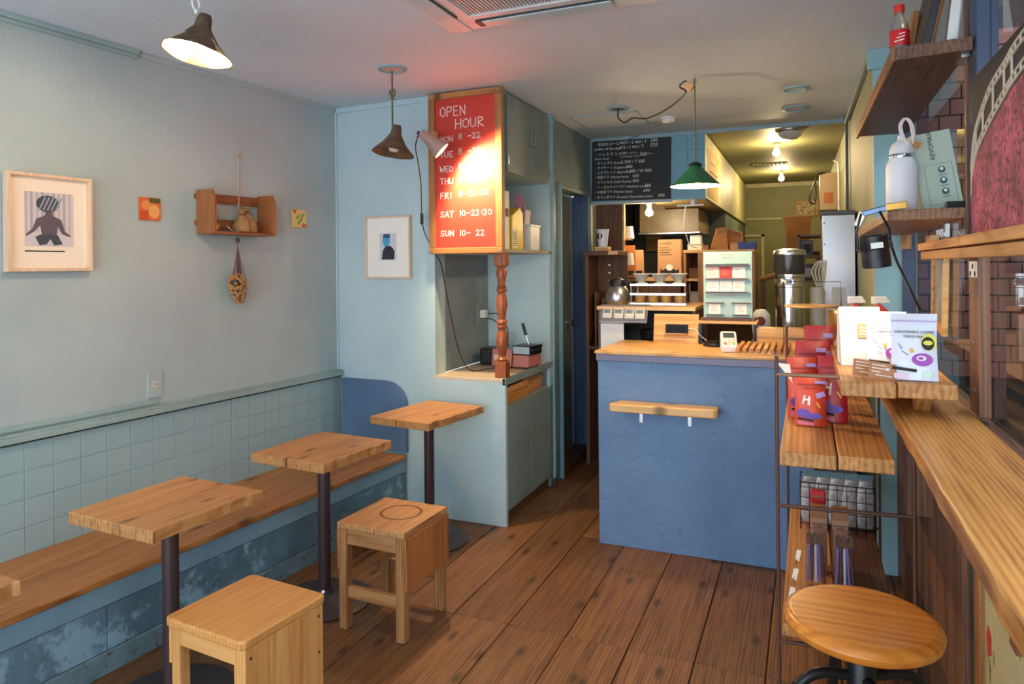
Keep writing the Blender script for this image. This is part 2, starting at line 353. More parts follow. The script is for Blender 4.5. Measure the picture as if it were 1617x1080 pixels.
# kitchen shell
struct(bbx('wall_kitchen_left', KDARK, (-1.80, -1.68, 5.75, 7.4, 0, H)))
struct(MB().bb(-1.72, -.76, 7.3, 7.42, 0, 2.078).bb(-1.72, -1.2, 7.3, 7.42, 2.078, H).build('wall_kitchen_middle', KDARK))
struct(bbx('wall_kitchen_inner', paint('kitchen_teal', srgb(96, 112, 96)), (-.82, -.76, 7.42, 9.75, 0, 2.1)))
kb = struct(bbx('wall_kitchen_back', KIT, (-.85, .5, 9.75, 9.85, 0, H)))
struct(bbx('trim_11', KCAB, (-.78, .25, 9.73, 9.75, 2.565, H - .004)))
struct(bbx('trim_12', KCAB, (-.78, -.3, 9.735, 9.75, 2.14, 2.165)))
d2 = struct(bbx('door_2', KIT, (-.755, -.52, 9.72, 9.75, 1.10, 1.95)))
MB().bb(-.555, -.52, 9.70, 9.72, 1.10, 1.95).bb(-.755, -.52, 9.70, 9.72, 1.92, 1.95).build('door_frame', KCAB, d2)
wr = MB(); wr.prism([(.309, 3.95), (.50, 3.95), (.50, 9.85), (.245, 9.85)], 0, H); struct(wr.build('wall_right', paint('right_wall', srgb(138, 138, 112), srgb(124, 128, 106), 2, .6, 40, .2)))
struct(bbx('wall_right_end', paint('right_wall_blue', srgb(146, 188, 198), None, 2, .5), (.309, .43, 3.935, 3.95, 0, 2.56)))
struct(bbx('trim_13', paint('cap_blue', srgb(136, 176, 190)), (.285, .43, 3.915, 3.95, 2.52, H), bevel=.003))
MB().bb(.262, .282, 5.66, 5.69, 0, 2.60).build('trim_14', plain('grey_angle', srgb(92, 96, 96), .5), None); struct(bpy.data.objects['trim_14'])
struct(MB().prism([(.285, 3.95), (.309, 3.95), (.282, 5.70), (.258, 5.70)], H - .04, H).build('trim_15', GREY, bevel=.003))
# dark steel window post, glass, outer piers and the brick return outside
struct(bbx('trim_16', paint('post_navy', srgb(52, 66, 96), srgb(40, 52, 78), 4, .45, 40, .1, srgb(190, 200, 208), .3, 22), (.43, .485, 3.90, 3.955, 0, H), bevel=.003))
wn = bpy.data.objects.new('window_1', None); COL.objects.link(wn); struct(wn)
MB().bb(.4880, .4930, 2.52, 3.90, 1.0, H).build('pane', WGLASS, wn)
MB().bb(.4880, .4930, -.3, 2.39, 1.0, H).build('pane', WGLASS, wn)
mu = MB(); mu.bb(.455, .51, 2.39, 2.505, 1.62, H)
mu.build('mullion', MC['post_navy'], wn, bevel=.002); MB().bb(.448, .51, 2.505, 2.525, 1.62, H).build('mullion_board', DARKZ, wn, bevel=.002)
MB().bb(.452, .50, -.4, 3.95, .96, 1.08).build('sill', DARKW, wn)
struct(bbx('wall_right_low', DARKW, (.40, .50, -1.4, 3.95, 0, .98)))
struct(bbx('wall_right_front', DARKW, (.44, .54, -1.4, -.3, .98, H)))
ew = struct(bbx('wall_outside', plain('mortar', srgb(44, 36, 34), .9), (.50, 2.4, 4.36, 4.5, 0, 3.2)))
bm0 = None; BR = paint('brick_red', srgb(128, 80, 68), srgb(106, 64, 56), 6, .8, 60, .3)
for r in range(21):
    for c in range(13):
        x0 = .50 + .104 * c - (.052 if r % 2 else 0)
        if bm0 is None: o = MB().bb(.002, .098, 0, .03, 0, .077).build('brick', BR, ew, bevel=.003, seg=1); bm0 = o.data
        else:
            o = bpy.data.objects.new('brick', bm0); COL.objects.link(o); o.parent = ew
        o.location = (x0, 4.345, .95 + .087 * r)
struct(bbx('wall_sky_screen', plain('sky_screen_dark', srgb(58, 56, 60), .9), (2.3, 2.4, -2.5, 4.5, 0, 3.6)))  # dark wall added so no bright sky shows through the window
struct(bbx('ground_outside', plain('street', srgb(90, 88, 86), .9), (.75, 2.4, -2.5, 4.5, -.1, -.02)))
# shop front behind the camera: header over the open doorway
struct(MB().bb(-3.4, .75, -1.4, -1.32, 2.12, H).build('wall_front', PL))

# ================================================================ BENCH, TABLES, STOOLS
b = thing('wall_bench', 'long wooden bench with worn blue boarded front along the left wall', 'bench')
MB().bb(.03, .29, -5.1, -.012, .342, .372, ML).build('seat_plank', SEATW, b, bevel=.004)
MB().bb(.294, .555, -5.1, -.012, .342, .372, ML).build('seat_plank', SEATW, b, bevel=.005)
WORN = paint('bench_blue_worn', srgb(98, 132, 152), srgb(72, 98, 112), 3.2, .6, 30, .25, srgb(134, 172, 192), .42, 3.5)
WORN2 = paint('bench_blue_clean', srgb(122, 160, 180), srgb(108, 146, 166), 2.4, .55, 30, .15, srgb(90, 116, 128), .3, 14)
TOE = paint('toe_board_worn', srgb(108, 138, 150), srgb(82, 108, 118), 6, .7, 60, .5, srgb(92, 58, 40), .40, 26)
MB().bb(.52, .548, -5.1, .0, .262, .342, ML).build('front_board', WORN2, b, bevel=.002)
MB().bb(.52, .546, -1.943, .0, .088, .259, ML).build('front_board', WORN, b, bevel=.002)
MB().bb(.52, .546, -5.1, -1.946, .088, .259, ML).build('front_board', WORN, b, bevel=.002)
MB().bb(.52, .556, -5.1, .0, 0, .085, ML).build('toe_board', TOE, b, bevel=.003)
# rounded blue panel where bench meets the back wall
pp = [(.058, .385), (.56, .385), (.56, .68)] + [(.56 - .155 + .155 * math.cos(a), .68 + .145 * math.sin(a)) for a in [R(10 * k) for k in range(1, 9)]] + [(.40, .828), (.058, .828)]
o = MB().prism(pp, -.034, -.004, 1, MBK).build('bench_end_panel', NAVY, bevel=.002)
tag(o, 'dark blue panel with one rounded corner at the far end of the bench', 'panel')

def table(label, x, y, z, rz, sx, sy, split, px=0., py=0.):
    t = thing('cafe_table', label, 'table', (x, y, 0), R(rz), 'small wooden pedestal tables along the bench')
    def slab(x0, x1, jag):
        m = MB(); n = 14; rnd = random.Random(int(x * 100 + y * 10 + x0 * 50))
        L = [(x0, -sy / 2)] ; 
        pts = [(x0, -sy / 2), (x1, -sy / 2)]
        if jag: pts += [(x1 - rnd.uniform(0, .012), -sy / 2 + sy * (k + .5) / n) for k in range(n)]
        pts += [(x1, sy / 2), (x0, sy / 2)]
        m.prism(pts, z - .042, z); m.build('plank', TABW, t, bevel=.004)
    slab(-sx / 2, split - .0025, False); slab(split + .0025, sx / 2, True)
    MB().bb(split - .003, split + .003, -sy / 2 + .01, sy / 2 - .01, z - .038, z - .026).build('seam_shade_strip', plain('seam_shade_brown', srgb(46, 30, 20), .9), t)  # dark strip added in the plank gap to stand for the seam's shadow
    MB().bb(-sx / 2 + .05, sx / 2 - .05, -.03, .03, z - .054, z - .042).build('bracket', BASE, t)
    MB().cyl((px, py, .03), (px, py, z - .054), .029, n=22).build('pole', POLE, t, smooth=True)
    MB().lathe([(.0, 0), (.215, 0), (.22, .008), (.205, .016), (.08, .024), (.042, .034), (.036, .05), (.034, .062), (0, .062)], (px, py, 0), 40).build('base', BASE, t, smooth=True)
    MB().cyl((px + .02, py - .03, .058), (px + .028, py - .042, .062), .007, n=10).build('bolt', CHROME, t, smooth=True)
    return t
table('square plank table nearest the light wooden stool, on a brown steel pole', -2.128, 1.843, .72, -3.5, .44, .46, .02)
table('square plank table with chipped bark edge, between the two other whole pedestal tables', -2.095, 2.672, .72, -5, .435, .465, .0)
table('square plank table against the light blue back wall, beside the recess', -1.998, 3.49, .735, -8, .405, .53, -.02)
table('plank table at the left edge of the photo, only its corner showing', -2.19, 1.0, .72, -3, .44, .46, .0)

# ---- near stool: light wood, boarded side
t = thing('low_stool', 'light yellow wooden stool with a solid boarded side, nearest the camera', 'stool', (-1.70, 1.772, 0), R(-5), 'low wooden stools')
poly = []
for cx, cy, a0 in ((.155, -.155, -90), (.155, .155, 0), (-.155, .155, 90), (-.155, -.155, 180)):
    poly += [(cx + .022 * math.cos(R(a0 + k * 22.5)), cy + .022 * math.sin(R(a0 + k * 22.5))) for k in range(5)]
MB().prism(poly, .424, .452).build('seat', STOOLW, t, bevel=.006, smooth=False)
for sx in (-1, 1):
    for sy in (-1, 1):
        MB().bb(sx * .142 - .019, sx * .142 + .019, sy * .142 - .019, sy * .142 + .019, 0, .424).build('leg', STOOLZ, t, bevel=.002)
for sy in (-1, 1): MB().bb(-.123, .123, sy * .15 - .009, sy * .15 + .009, .365, .424).build('apron', STOOLX, t, bevel=.002)
MB().bb(.1615, .1735, -.162, .162, .02, .423).build('side_panel', STOOLZ, t, bevel=.002)
MB().bb(-.1735, -.1615, -.162, .162, .30, .423).build('side_panel', STOOLZ, t, bevel=.002)
for z in (.39, .27, .15):
    for y in (-.142, .142): MB().cyl((.172, y, z), (.1745, y, z), .0045, n=10).build('screw', INK, t)
# ---- far stool: old, with a round mark
t = thing('low_stool', 'old brown wooden stool with a ring worn into its seat and low stretchers', 'stool', (-1.703, 2.655, 0), R(-2), 'low wooden stools')
st = MB().bb(-.172, .172, -.178, .178, .432, .460).build('seat', OLDW, t, bevel=.005)
rg = MB(); rg.lathe([(.082, .4602), (.094, .4612), (.097, .4602)], (.02, .03, 0), 40); rg.build('ring_mark', plain('ring_stain', srgb(120, 80, 44), .6), st, smooth=True)
for sx in (-1, 1):
    for sy in (-1, 1):
        MB().bb(sx * .146 - .021, sx * .146 + .021, sy * .152 - .021, sy * .152 + .021, 0, .432).build('leg', OLDZ, t, bevel=.003)
for sy in (-1, 1):
    MB().bb(-.125, .125, sy * .158 - .01, sy * .158 + .01, .366, .432).build('apron', OLDX, t, bevel=.002)
    MB().bb(-.125, .125, sy * .155 - .012, sy * .155 + .012, .135, .185).build('stretcher', OLDX, t, bevel=.002)
for sx in (-1, 1): MB().bb(sx * .146 - .012, sx * .146 + .012, -.131, .131, .20, .245).build('stretcher', OLDW, t, bevel=.002)
MB().bb(.1675, .178, -.172, .178, .215, .432).build('side_panel', wood('stool_ply', srgb(130, 74, 32), srgb(168, 104, 52), srgb(188, 126, 70), 2, 1.6, .05, .5, .15, .1), t, bevel=.003)
MB().bb(-.178, -.1675, -.172, .178, .255, .432).build('side_panel', MC['stool_ply'], t, bevel=.003)

# ---- bar stool with round seat
t = thing('bar_stool', 'round varnished seat on a black screw-column stool in front of the rack', 'bar stool', (.099, 1.665, 0))
MB().lathe([(0, .765), (.142, .765), (.152, .772), (.156, .785), (.152, .795), (.145, .800), (.1395, .8018), (.137, .802), (.13, .802), (0, .802)], n=64).build('seat', wood('seat_varnished', srgb(160, 88, 26), srgb(196, 118, 40), srgb(212, 138, 58), 0, 1.0, 0, .3, .04, 0, 2), t, smooth=True)
sc = MB(); sc.cyl((0, 0, .55), (0, 0, .765), .013)
for k in range(16): sc.lathe([(.013, 0), (.0175, .003), (.013, .006)], (0, 0, .66 + k * .0065), 16)
sc.build('screw_column', STEEL, t, smooth=True)
MB().lathe([(.0, .50), (.030, .50), (.030, .70), (.026, .708), (0, .708)], n=24).build('sleeve', BLKM, t, smooth=True)
for a in (200, 110, 20, 290):
    ca, sa = math.cos(R(a)), math.sin(R(a))
    MB().tube(curve([(ca * .025, sa * .025, .672), (ca * .085, sa * .085, .676), (ca * .125, sa * .125, .655), (ca * .15, sa * .15, .60), (ca * .19, sa * .19, .3), (ca * .225, sa * .225, 0.008)], 6), .0115, 10).build('leg', BLKM, t, smooth=True)
MB().lathe([(.178, .28), (.186, .286), (.178, .292), (.170, .286), (.178, .28)], n=36).build('foot_ring', BLKM, t, smooth=True)
MB().cyl((.028, -.01, .645), (.05, -.02, .645), .006, n=10).build('set_screw', BLKM, t, smooth=True)

# ================================================================ ON THE LEFT WALL
def frame(t, w, h, d, bw, matf, mb, mw, mh, inner, paper):
    """picture frame in local y-z, facing +x"""
    for y0, y1, z0, z1 in ((-w, w, h - bw, h), (-w, w, -h, -h + bw), (-w, -w + bw, -h + bw, h - bw), (w - bw, w, -h + bw, h - bw)):
        MB().bb(.003, d, y0, y1, z0, z1).build('frame_bar', matf, t, bevel=.0015)
    return MB().bb(.003, .014, -w + bw, w - bw, -h + bw, h - bw).build('mat_board', paper, t)
def flat(poly, x, mat, parent, name='print', th=.0008): return MB().prism(poly, x, x + th, 0).build(name, mat, parent)
t = thing('picture_frame', 'large pale wood frame with a photo of a seated figure in a big headwrap', 'picture', LW(-1.848, 0, 1.759), -LA)
mt = frame(t, .176, .208, .04, .014, PALE, None, 0, 0, None, CREAM)
GR = [plain('photo_grey_%d' % i, srgb(*c), .7) for i, c in enumerate([(206, 200, 204), (168, 160, 168), (96, 84, 94), (66, 72, 84), (150, 160, 172), (40, 38, 40), (186, 178, 184)])]
def rect(y0, y1, z0, z1): return [(y0, z0), (y1, z0), (y1, z1), (y0, z1)]
pr = flat(rect(-.098, .104, -.10, .132), .0142, GR[0], t, 'print')
for k in range(9): flat(rect(-.098 + k * .0225, -.098 + k * .0225 + .009, -.04, .132), .0151, GR[1 if k % 2 else 6], pr, 'curtain_fold')
flat(rect(-.098, .104, -.10, -.052), .0152, GR[0], pr, 'ground')
flat(oval(-.005, .083, .048, .036), .0162, GR[3], pr, 'headwrap')
for k in range(5): flat([(-.045 + k * .017, .055), (-.038 + k * .017, .055), (-.012 + k * .017, .112), (-.019 + k * .017, .112)], .0171, GR[4], pr, 'wrap_fold')
flat([(-.014, .05), (.012, .05), (.016, .032), (.05, .016), (.066, -.034), (.092, -.052), (.088, -.058), (.055, -.046), (.036, -.012), (.03, -.052), (-.03, -.052), (-.036, -.01), (-.062, -.038), (-.092, -.058), (-.096, -.05), (-.068, -.026), (-.052, .018), (-.018, .032)], .0162, GR[2], pr, 'torso')
flat([(-.034, -.05), (.034, -.05), (.056, -.09), (.02, -.096), (.004, -.068), (-.012, -.092), (-.04, -.096), (-.058, -.06)], .0168, GR[3], pr, 'trousers')
flat(rect(-.098, .066, -.124, -.1185), .0142, INK, t, 'caption_bar')
t = thing('art_card', 'small orange card with round fruit shapes on the left wall', 'card', LW(-1.365, 0, 1.855), -LA)
OC = plain('card_orange', srgb(216, 110, 52), .7); bd = MB().bb(.002, .008, -.058, .058, -.056, .056).build('board', OC, t)
flat(oval(-.02, .018, .026, .022), .0082, plain('card_amber', srgb(226, 150, 84), .7), t, 'shape'); flat(oval(.022, -.012, .03, .034), .0086, plain('card_pale_orange', srgb(232, 170, 96), .7), t, 'shape')
flat(rect(-.004, .056, .03, .055), .0082, plain('card_olive', srgb(96, 86, 40), .7), t, 'shape'); flat(rect(-.056, -.01, -.055, -.012), .0081, plain('card_red', srgb(206, 78, 44), .7), t, 'shape')
t = thing('art_card', 'small yellow card with green leaf drawing, right of the wall shelf', 'card', LW(-.35, 0, 1.866), -LA)
MB().bb(.002, .008, -.062, .062, -.056, .056).build('board', plain('card_yellow', srgb(228, 206, 134), .7), t)
for k, (a, c) in enumerate(((.0, -.02), (.018, .0), (-.012, .012), (.03, .024))): flat([(a - .02, c - .012), (a, c - .02), (a + .018, c + .016), (a - .004, c + .006)], .0082 + k * .0003, plain('card_leaf', srgb(150, 170, 70), .7), t, 'leaf')
flat(oval(.04, -.042, .02, .013), .0084, MC['card_orange'], t, 'shape'); flat([(-.055, .05), (-.02, .05), (-.04, .026)], .0084, MC['card_red'], t, 'shape')

# wall shelf hung on a rope: sides, base, two back rails
t = thing('hanging_wall_shelf', 'brown wooden box shelf hung from a rope on the left wall', 'wall shelf', LW(-.885, 0, 1.74), -LA)
side = [(.008, 0), (.145, 0), (.145, .185), (.12, .235), (.008, .235)]
for y in (-.215, .198): MB().prism([(p[0], p[1]) for p in side], y, y + .017, 1).build('side_board', WSHW, t, bevel=.003)
WSHY = wood('wall_shelf_wood_along', srgb(110, 60, 30), srgb(150, 92, 52), srgb(170, 110, 66), 1, 1.6, .05, .55, .15, .15)
MB().bb(.008, .143, -.198, .198, .0, .014).build('base_board', WSHY, t, bevel=.002)
MB().bb(.008, .024, -.198, .198, .175, .222).build('back_rail', WSHY, t, bevel=.002)
MB().bb(.008, .024, -.198, .198, .03, .085).build('back_rail', WSHY, t, bevel=.002)
MB().bb(.001, .008, -.222, -.20, .05, .075).bb(.001, .008, -.222, -.20, .19, .215).build('cleat', WSHW, t)
rp = MB(); rp.tube([(.028, .05, .03), (.02, .055, .3), (.012, .062, .44)], .004); rp.tube(curve([(.012, .062, .44), (.02, .05, .46), (.02, .065, .475), (.012, .062, .44)], 5), .005)
rp.build('rope', plain('rope', srgb(186, 172, 150), .9), t)
MB().cyl((.0, .062, .44), (.03, .062, .446), .004).build('nail', STEEL, t)
# things in it
t = thing('light_bulb', 'clear glass bulb standing in the hanging wall shelf', 'light bulb', LW(-1.035, .085, 1.757), -LA)
MB().lathe([(0, .118), (.016, .116), (.028, .10), (.032, .082), (.028, .06), (.017, .042), (.015, .03)], n=20).build('glass', GLASS, t, smooth=True)
MB().lathe([(0, 0), (.012, .002), (.0145, .01), (.0145, .034), (0, .034)], n=16).build('screw_cap', BRASS, t, smooth=True)
MB().tube([(0, -.004, .03), (0, -.006, .07), (0, .006, .085), (0, .004, .03)], .0012, 5).build('filament', BRASS, t)
BUR = paint('burlap', srgb(176, 142, 98), srgb(150, 116, 76), 20, .9, 160, .7)
def sack(lab, s, off, sc, lean):
    t = thing('burlap_sack', lab, 'sack', LW(s, off, 1.757), -LA, 'little burlap sacks on the wall shelf')
    m = MB().lathe([(0, 0), (.045, .002), (.054, .02), (.050, .05), (.034, .08), (.014, .10), (.011, .106), (.022, .122), (.030, .132), (.02, .13), (0, .118)], n=20, wob=lambda a, j: .08 * math.sin(3 * a + j) + .05 * math.sin(5 * a))
    m.v = [(x * sc * .8, y * sc + lean * z, z * sc) for x, y, z in m.v]; m.build('bag', BUR, t, smooth=True)
    MB().lathe([(.013 * sc, 0), (.017 * sc, .003), (.013 * sc, .006)], (0, lean * .1 * sc, .1 * sc), 14).build('string_tie', plain('jute', srgb(120, 86, 50), .9), t, smooth=True)
sack('small tied burlap sack in the middle of the hanging wall shelf', -.86, .085, .95, -.05)
sack('taller slumping burlap sack behind its neighbour on the wall shelf', -.79, .055, 1.12, -.18)
t = thing('paper_strip', 'tiny white paper strip lying in front of the bulb on the wall shelf', 'paper strip', LW(-.965, .11, 1.756), -LA)
MB().box((0, 0, .012), (.006, .07, .003), (R(-22), 0, R(20))).build('strip', PAPER, t)
# dried flowers
t = thing('dried_bouquet', 'bunch of dried flowers hanging upside down under the wall shelf', 'dried flowers', LW(-.87, .055, 1.73), -LA)
STM = plain('dry_stem', srgb(98, 76, 72), .9); HED = paint('dry_heads', srgb(190, 140, 84), srgb(140, 92, 50), 60, .9, 90, .4)
for k in range(14):
    r = random.Random(k); ex, ey, ez = r.uniform(-.02, .03), -.012 + r.uniform(-.04, .05), -.24 - r.uniform(0, .07)
    MB().tube(curve([(0, 0, 0), (ex * .1, .0 + ey * .1, -.08), (ex, ey, ez)], 5), .0022, 5).build('stem', STM, t)
for k in range(170):
    r = random.Random(900 + k); q = r.random(); rad = .018 + .03 * math.sin(math.pi * min(1, q * 1.05) ** .8)
    a = r.uniform(0, 6.28); p = (rad * .7 * math.cos(a), -.012 + .022 * q + rad * math.sin(a), -.205 - .155 * q)
    if k == 0: o = MB().lathe([(0, -.008), (.007, -.004), (.008, .002), (.004, .008), (0, .009)], n=7).build('flower_head', HED, t, smooth=True); hm = o.data
    else: o = bpy.data.objects.new('flower_head', hm); COL.objects.link(o); o.parent = t
    o.location = p; o.rotation_euler = (r.uniform(-1, 1), r.uniform(-1, 1), 0)
MB().lathe([(.008, -.03), (.012, -.025), (.012, -.01), (.008, -.005)], n=12).build('string_tie', STM, t, smooth=True)
MB().tube([(0, 0, -.005), (0, 0, .012)], .002, 5).build('hanger', STM, t)
# outlet and cable trunking
t = thing('wall_outlet', 'painted-over wall outlet plate with a pale socket above the ledge', 'outlet', LW(-1.346, 0, .985), -LA)
MB().bb(0, .008, -.041, .041, -.065, .065).build('plate', PL, t, bevel=.003); MB().bb(.008, .0105, -.014, .014, -.014, .014).build('socket', IVORY, t, bevel=.001)
MB().bb(.0105, .0108, -.007, -.004, -.006, .006).bb(.0105, .0108, .004, .007, -.006, .006).build('slot', INK, t)
tag(MB().bb(0, .014, -5.1, -1.335, .888, .910, ML).build('cable_trunking', LEDGE, bevel=.003), 'painted cable trunking running along the ledge below the outlet', 'trunking')

# ================================================================ ON THE BACK WALL
FBM = Matrix.Rotation(R(-90), 4, 'Z')
def back_local(x, z, off=0): return MBK @ Vector((x, -off, z))
t = thing('picture_frame', 'small pale wood frame with a portrait in black coat and blue-tinted face', 'picture', back_local(.425, 1.685), 0)
t.rotation_euler = (0, 0, BA - R(90))
frame(t, .174, .20, .028, .011, PALE, None, 0, 0, None, PAPER)
pr = flat(rect(-.066, .064, -.082, .09), .0142, plain('print_pale', srgb(206, 206, 212), .7), t, 'print')
flat([(-.05, -.078), (.046, -.078), (.05, -.03), (.036, -.004), (.014, .01), (-.02, .008), (-.042, -.022)], .0151, plain('print_coat', srgb(46, 46, 56), .7), pr, 'coat')
flat(oval(-.014, .042, .028, .036), .0156, plain('print_face', srgb(70, 160, 200), .7), pr, 'face'); flat([(-.04, .062), (.016, .06), (.014, .086), (-.034, .086)], .0161, plain('print_cap', srgb(36, 84, 120), .7), pr, 'cap')

# ---- OPEN HOUR sign
SY = 3.765
t = thing('opening_hours_sign', 'red OPEN HOUR board in a wooden frame hung against the cupboard', 'sign')
x0, x1, z0, z1 = -2.135, -1.645, 1.635, 2.612
for a in ((x0, x1, z1 - .036, z1, SGNX), (x0, x1, z0, z0 + .036, SGNX), (x0, x0 + .042, z0 + .036, z1 - .036, SGNW), (x1 - .042, x1, z0 + .036, z1 - .036, SGNW)):
    MB().bb(a[0], a[1], SY - .012, SY + .03, a[2], a[3]).build('frame_bar', a[4], t, bevel=.003)
bd = MB().bb(x0 + .04, x1 - .04, SY + .004, SY + .02, z0 + .034, z1 - .034).build('board', paint('sign_red', srgb(206, 62, 44), srgb(198, 54, 40), 2, .5, 40, .04), t)
LT = plain('sign_white', srgb(244, 240, 232), .6)
yl = SY + .002
strokes([(-2.058, 2.470, .058, .045, 'OPEN'), (-1.955, 2.392, .055, .05, 'HOUR')] +
        [(-2.062, z, .034, .032, d) for z, d in ((2.315, 'MON'), (2.222, 'TUE'), (2.133, 'WED'), (2.06, 'THU'), (1.972, 'FRI'), (1.858, 'SAT'), (1.742, 'SUN'))] +
        [(-1.935, z, .034, .031, d) for z, d in ((2.325, '8 -22'), (2.235, '8 -22'), (2.145, '8 -22'), (2.063, '8-22'), (1.98, '8-23:30'), (1.862, '10-23:30'), (1.742, '10- 22'))], LT, bd, yl)
for sx in (x0 + .02, x1 - .02):
    for sz in (z0 + .018, z1 - .018): MB().cyl((sx, SY - .014, sz), (sx, SY - .011, sz), .006, n=10).build('screw', STEEL, t, smooth=True)
# ---- clip lamp on the sign's left edge
SHD = plain('enamel_pinkish', srgb(196, 168, 160), .3, .3)
CLP = Vector((-2.034, 3.50, 2.308))
t = thing('clip_lamp', 'pinkish metal clip lamp glowing onto the red sign', 'lamp', CLP)
ax = Vector((.62, .30, -.62)).normalized(); Mq = Matrix.Translation((.02, 0, 0)) @ ax.to_track_quat('Z', 'Y').to_matrix().to_4x4()
sh = MB(); sh.lathe([(.017, -.03), (.022, -.028), (.024, .0), (.029, .02), (.036, .05), (.047, .095), (.055, .13), (.053, .13), (.044, .092), (.033, .05), (.02, .01), (0, .008)], n=28, M=Mq); sh.build('shade', SHD, t, smooth=True)
MB().lathe([(0, .112), (.016, .108), (.022, .092), (.016, .07), (.01, .05)], n=16, M=Mq).build('bulb', plain('bulb_strong', (1, .78, .42, 1), .5, 0, 60), t, smooth=True)
MB().bb(-.07, -.03, .22, .26, .0, .07).build('clamp_head', plain('clamp_wood', srgb(196, 150, 92), .5), t, bevel=.003); MB().tube([(-.01, 0, .01), (-.05, .24, .04)], .006).build('arm', STEEL, t, smooth=True)
MB().tube(curve([(-.03, -.005, .0), (-.035, .01, -.015), (-.02, .02, -.02), (0, .01, -.005)], 5), .003).build('wing_bracket', STEEL, t, smooth=True)
MB().lathe([(0, -.006), (.012, -.004), (.014, .0), (.012, .012), (0, .014)], (-.01, -.01, .012), 14).build('joint_knob', BLK, t, smooth=True)
MB().tube(curve([(-.012, -.012, .01), (-.07, .05, -.05), (-.11, .15, -.14), (-.135, .22, -.25), (-.150, .25, -.41), (-.14, .26, -.53), (-.085, .28, -.65), (-.055, .32, -.74), (-.055, .37, -.88), (-.035, .42, -1.10), (.0, .46, -1.31), (.045, .52, -1.414), (.10, .60, -1.416), (.18, .70, -1.416)], 8), .0035).build('cord', BLK, t, smooth=True)
MB().box((-.149, .25, -.455), (.018, .014, .07)).build('switch', BLK, t, bevel=.004)
l = bpy.data.lights.new('clip_lamp_light', 'SPOT'); l.spot_size = R(138); l.spot_blend = .45; l.energy = 42; l.color = (1, .70, .36); l.shadow_soft_size = .03
lo = bpy.data.objects.new('clip_lamp_light', l); COL.objects.link(lo); lo.location = CLP + Vector((.02, 0, 0)) + ax * .142; lo.rotation_euler = (-ax).to_track_quat('Z', 'Y').to_euler()

# ================================================================ CUPBOARD WITH RECESS
CX0, CX1, CY0, CY1 = -2.14, -1.665, 3.822, 4.655
t = thing('lower_cupboard', 'blue painted lower cupboard with tan counter and two grey doors', 'cupboard')
fb = MB(); fb.bb(CX0, CX1 - .0, CY0, CY0 + .03, 0, .862); fb.bb(CX0, CX1 - .03, CY0 + .03, CY1, .06, .70); fb.bb(CX0, CX1 - .22, CY0 + .03, CY1, .70, .86)
fb.build('body', PLB, t, bevel=.002)
MB().bb(CX0, CX1, CY0, CY1, .862, .884).build('worktop', plain('tan_laminate', srgb(214, 196, 170), .3), t, bevel=.003)
MB().bb(CX1 - .02, CX1 + .004, CY0 + .0, CY1, .845, .886).build('worktop_edge', GREY, t, bevel=.002)
MB().bb(CX1 - .22, CX1, CY0 + .03, CY1, .695, .715).build('drawer_sill', GREY, t, bevel=.002)
MB().bb(CX1 - .02, CX1, 4.60, CY1, .715, .85).build('divider', PLB, t)
for y0, y1 in ((CY0 + .025, 4.235), (4.24, 4.63)): MB().bb(CX1 - .03, CX1, y0, y1, .085, .695).build('cupboard_door', GREY, t, bevel=.003)
MB().bb(CX1 - .05, CX1 - .035, CY0 + .03, CY1, 0, .085).build('plinth', DARKW, t)
for i, (y0, y1, dx, lab) in enumerate(((3.86, 4.24, .0, 'open wooden tray pushed into the cupboard gap, nearer the camera'), (4.22, 4.57, -.03, 'open wooden tray deeper in the cupboard gap, farther from the camera'))):
    tr = thing('wooden_tray', lab, 'tray', (CX1 - .015 + dx, (y0 + y1) / 2, .716)); a = (y1 - y0) / 2 - .01
    MB().bb(-.012, 0, -a, a, 0, .105).build('front_board', SHW, tr, bevel=.002); MB().bb(-.165, -.012, -a, -a + .01, 0, .10).build('side_board', SHW, tr)
    MB().bb(-.165, -.012, a - .01, a, 0, .10).build('side_board', SHW, tr); MB().bb(-.165, -.012, -a + .01, a - .01, 0, .008).build('bottom', SHW, tr)
struct(bbx('wall_recess_side', GPL, (CX0 - .06, CX0, CY0 + .06, CY1, .884, 1.64)))
struct(bbx('wall_recess_back', PLB, (CX0, CX1, CY1 - .04, CY1, .884, 1.64)))
t = thing('upper_cupboard', 'grey upper cupboard with two doors above an open shelf', 'cupboard')
ub = MB(); ub.bb(CX0, CX1, CY0, CY0 + .02, 1.66, H); ub.bb(CX0, CX0 + .02, CY0, CY1, 1.64, H); ub.bb(CX0, CX1, CY1 - .03, CY1, 1.64, H); ub.bb(CX0, CX1 - .022, CY0, CY1, 2.13, H - .002)
ub.build('body', PLB, t, bevel=.002)
MB().bb(CX0, CX1, CY0, CY1, 1.64, 1.662).build('shelf_board', paint('shelf_edge', srgb(166, 160, 136)), t, bevel=.002)
for k, (y0, y1) in enumerate(((CY0 + .07, 4.265), (4.27, 4.625))):
    d = MB().bb(CX1 - .022, CX1, y0, y1, 2.13, 2.605).build('cupboard_door', GREY, t, bevel=.003)
    yy = y1 - .03 if k == 0 else y0 + .03
    MB().tube([(CX1, yy, 2.335), (CX1 + .022, yy, 2.338), (CX1 + .022, yy, 2.428), (CX1, yy, 2.43)], .005).build('handle', STEEL, d)
    for z in (2.2, 2.54): MB().bb(CX1, CX1 + .005, (y0 if k == 0 else y1 - .012), (y0 + .012 if k == 0 else y1), z - .025, z + .025).build('hinge', STEEL, d)
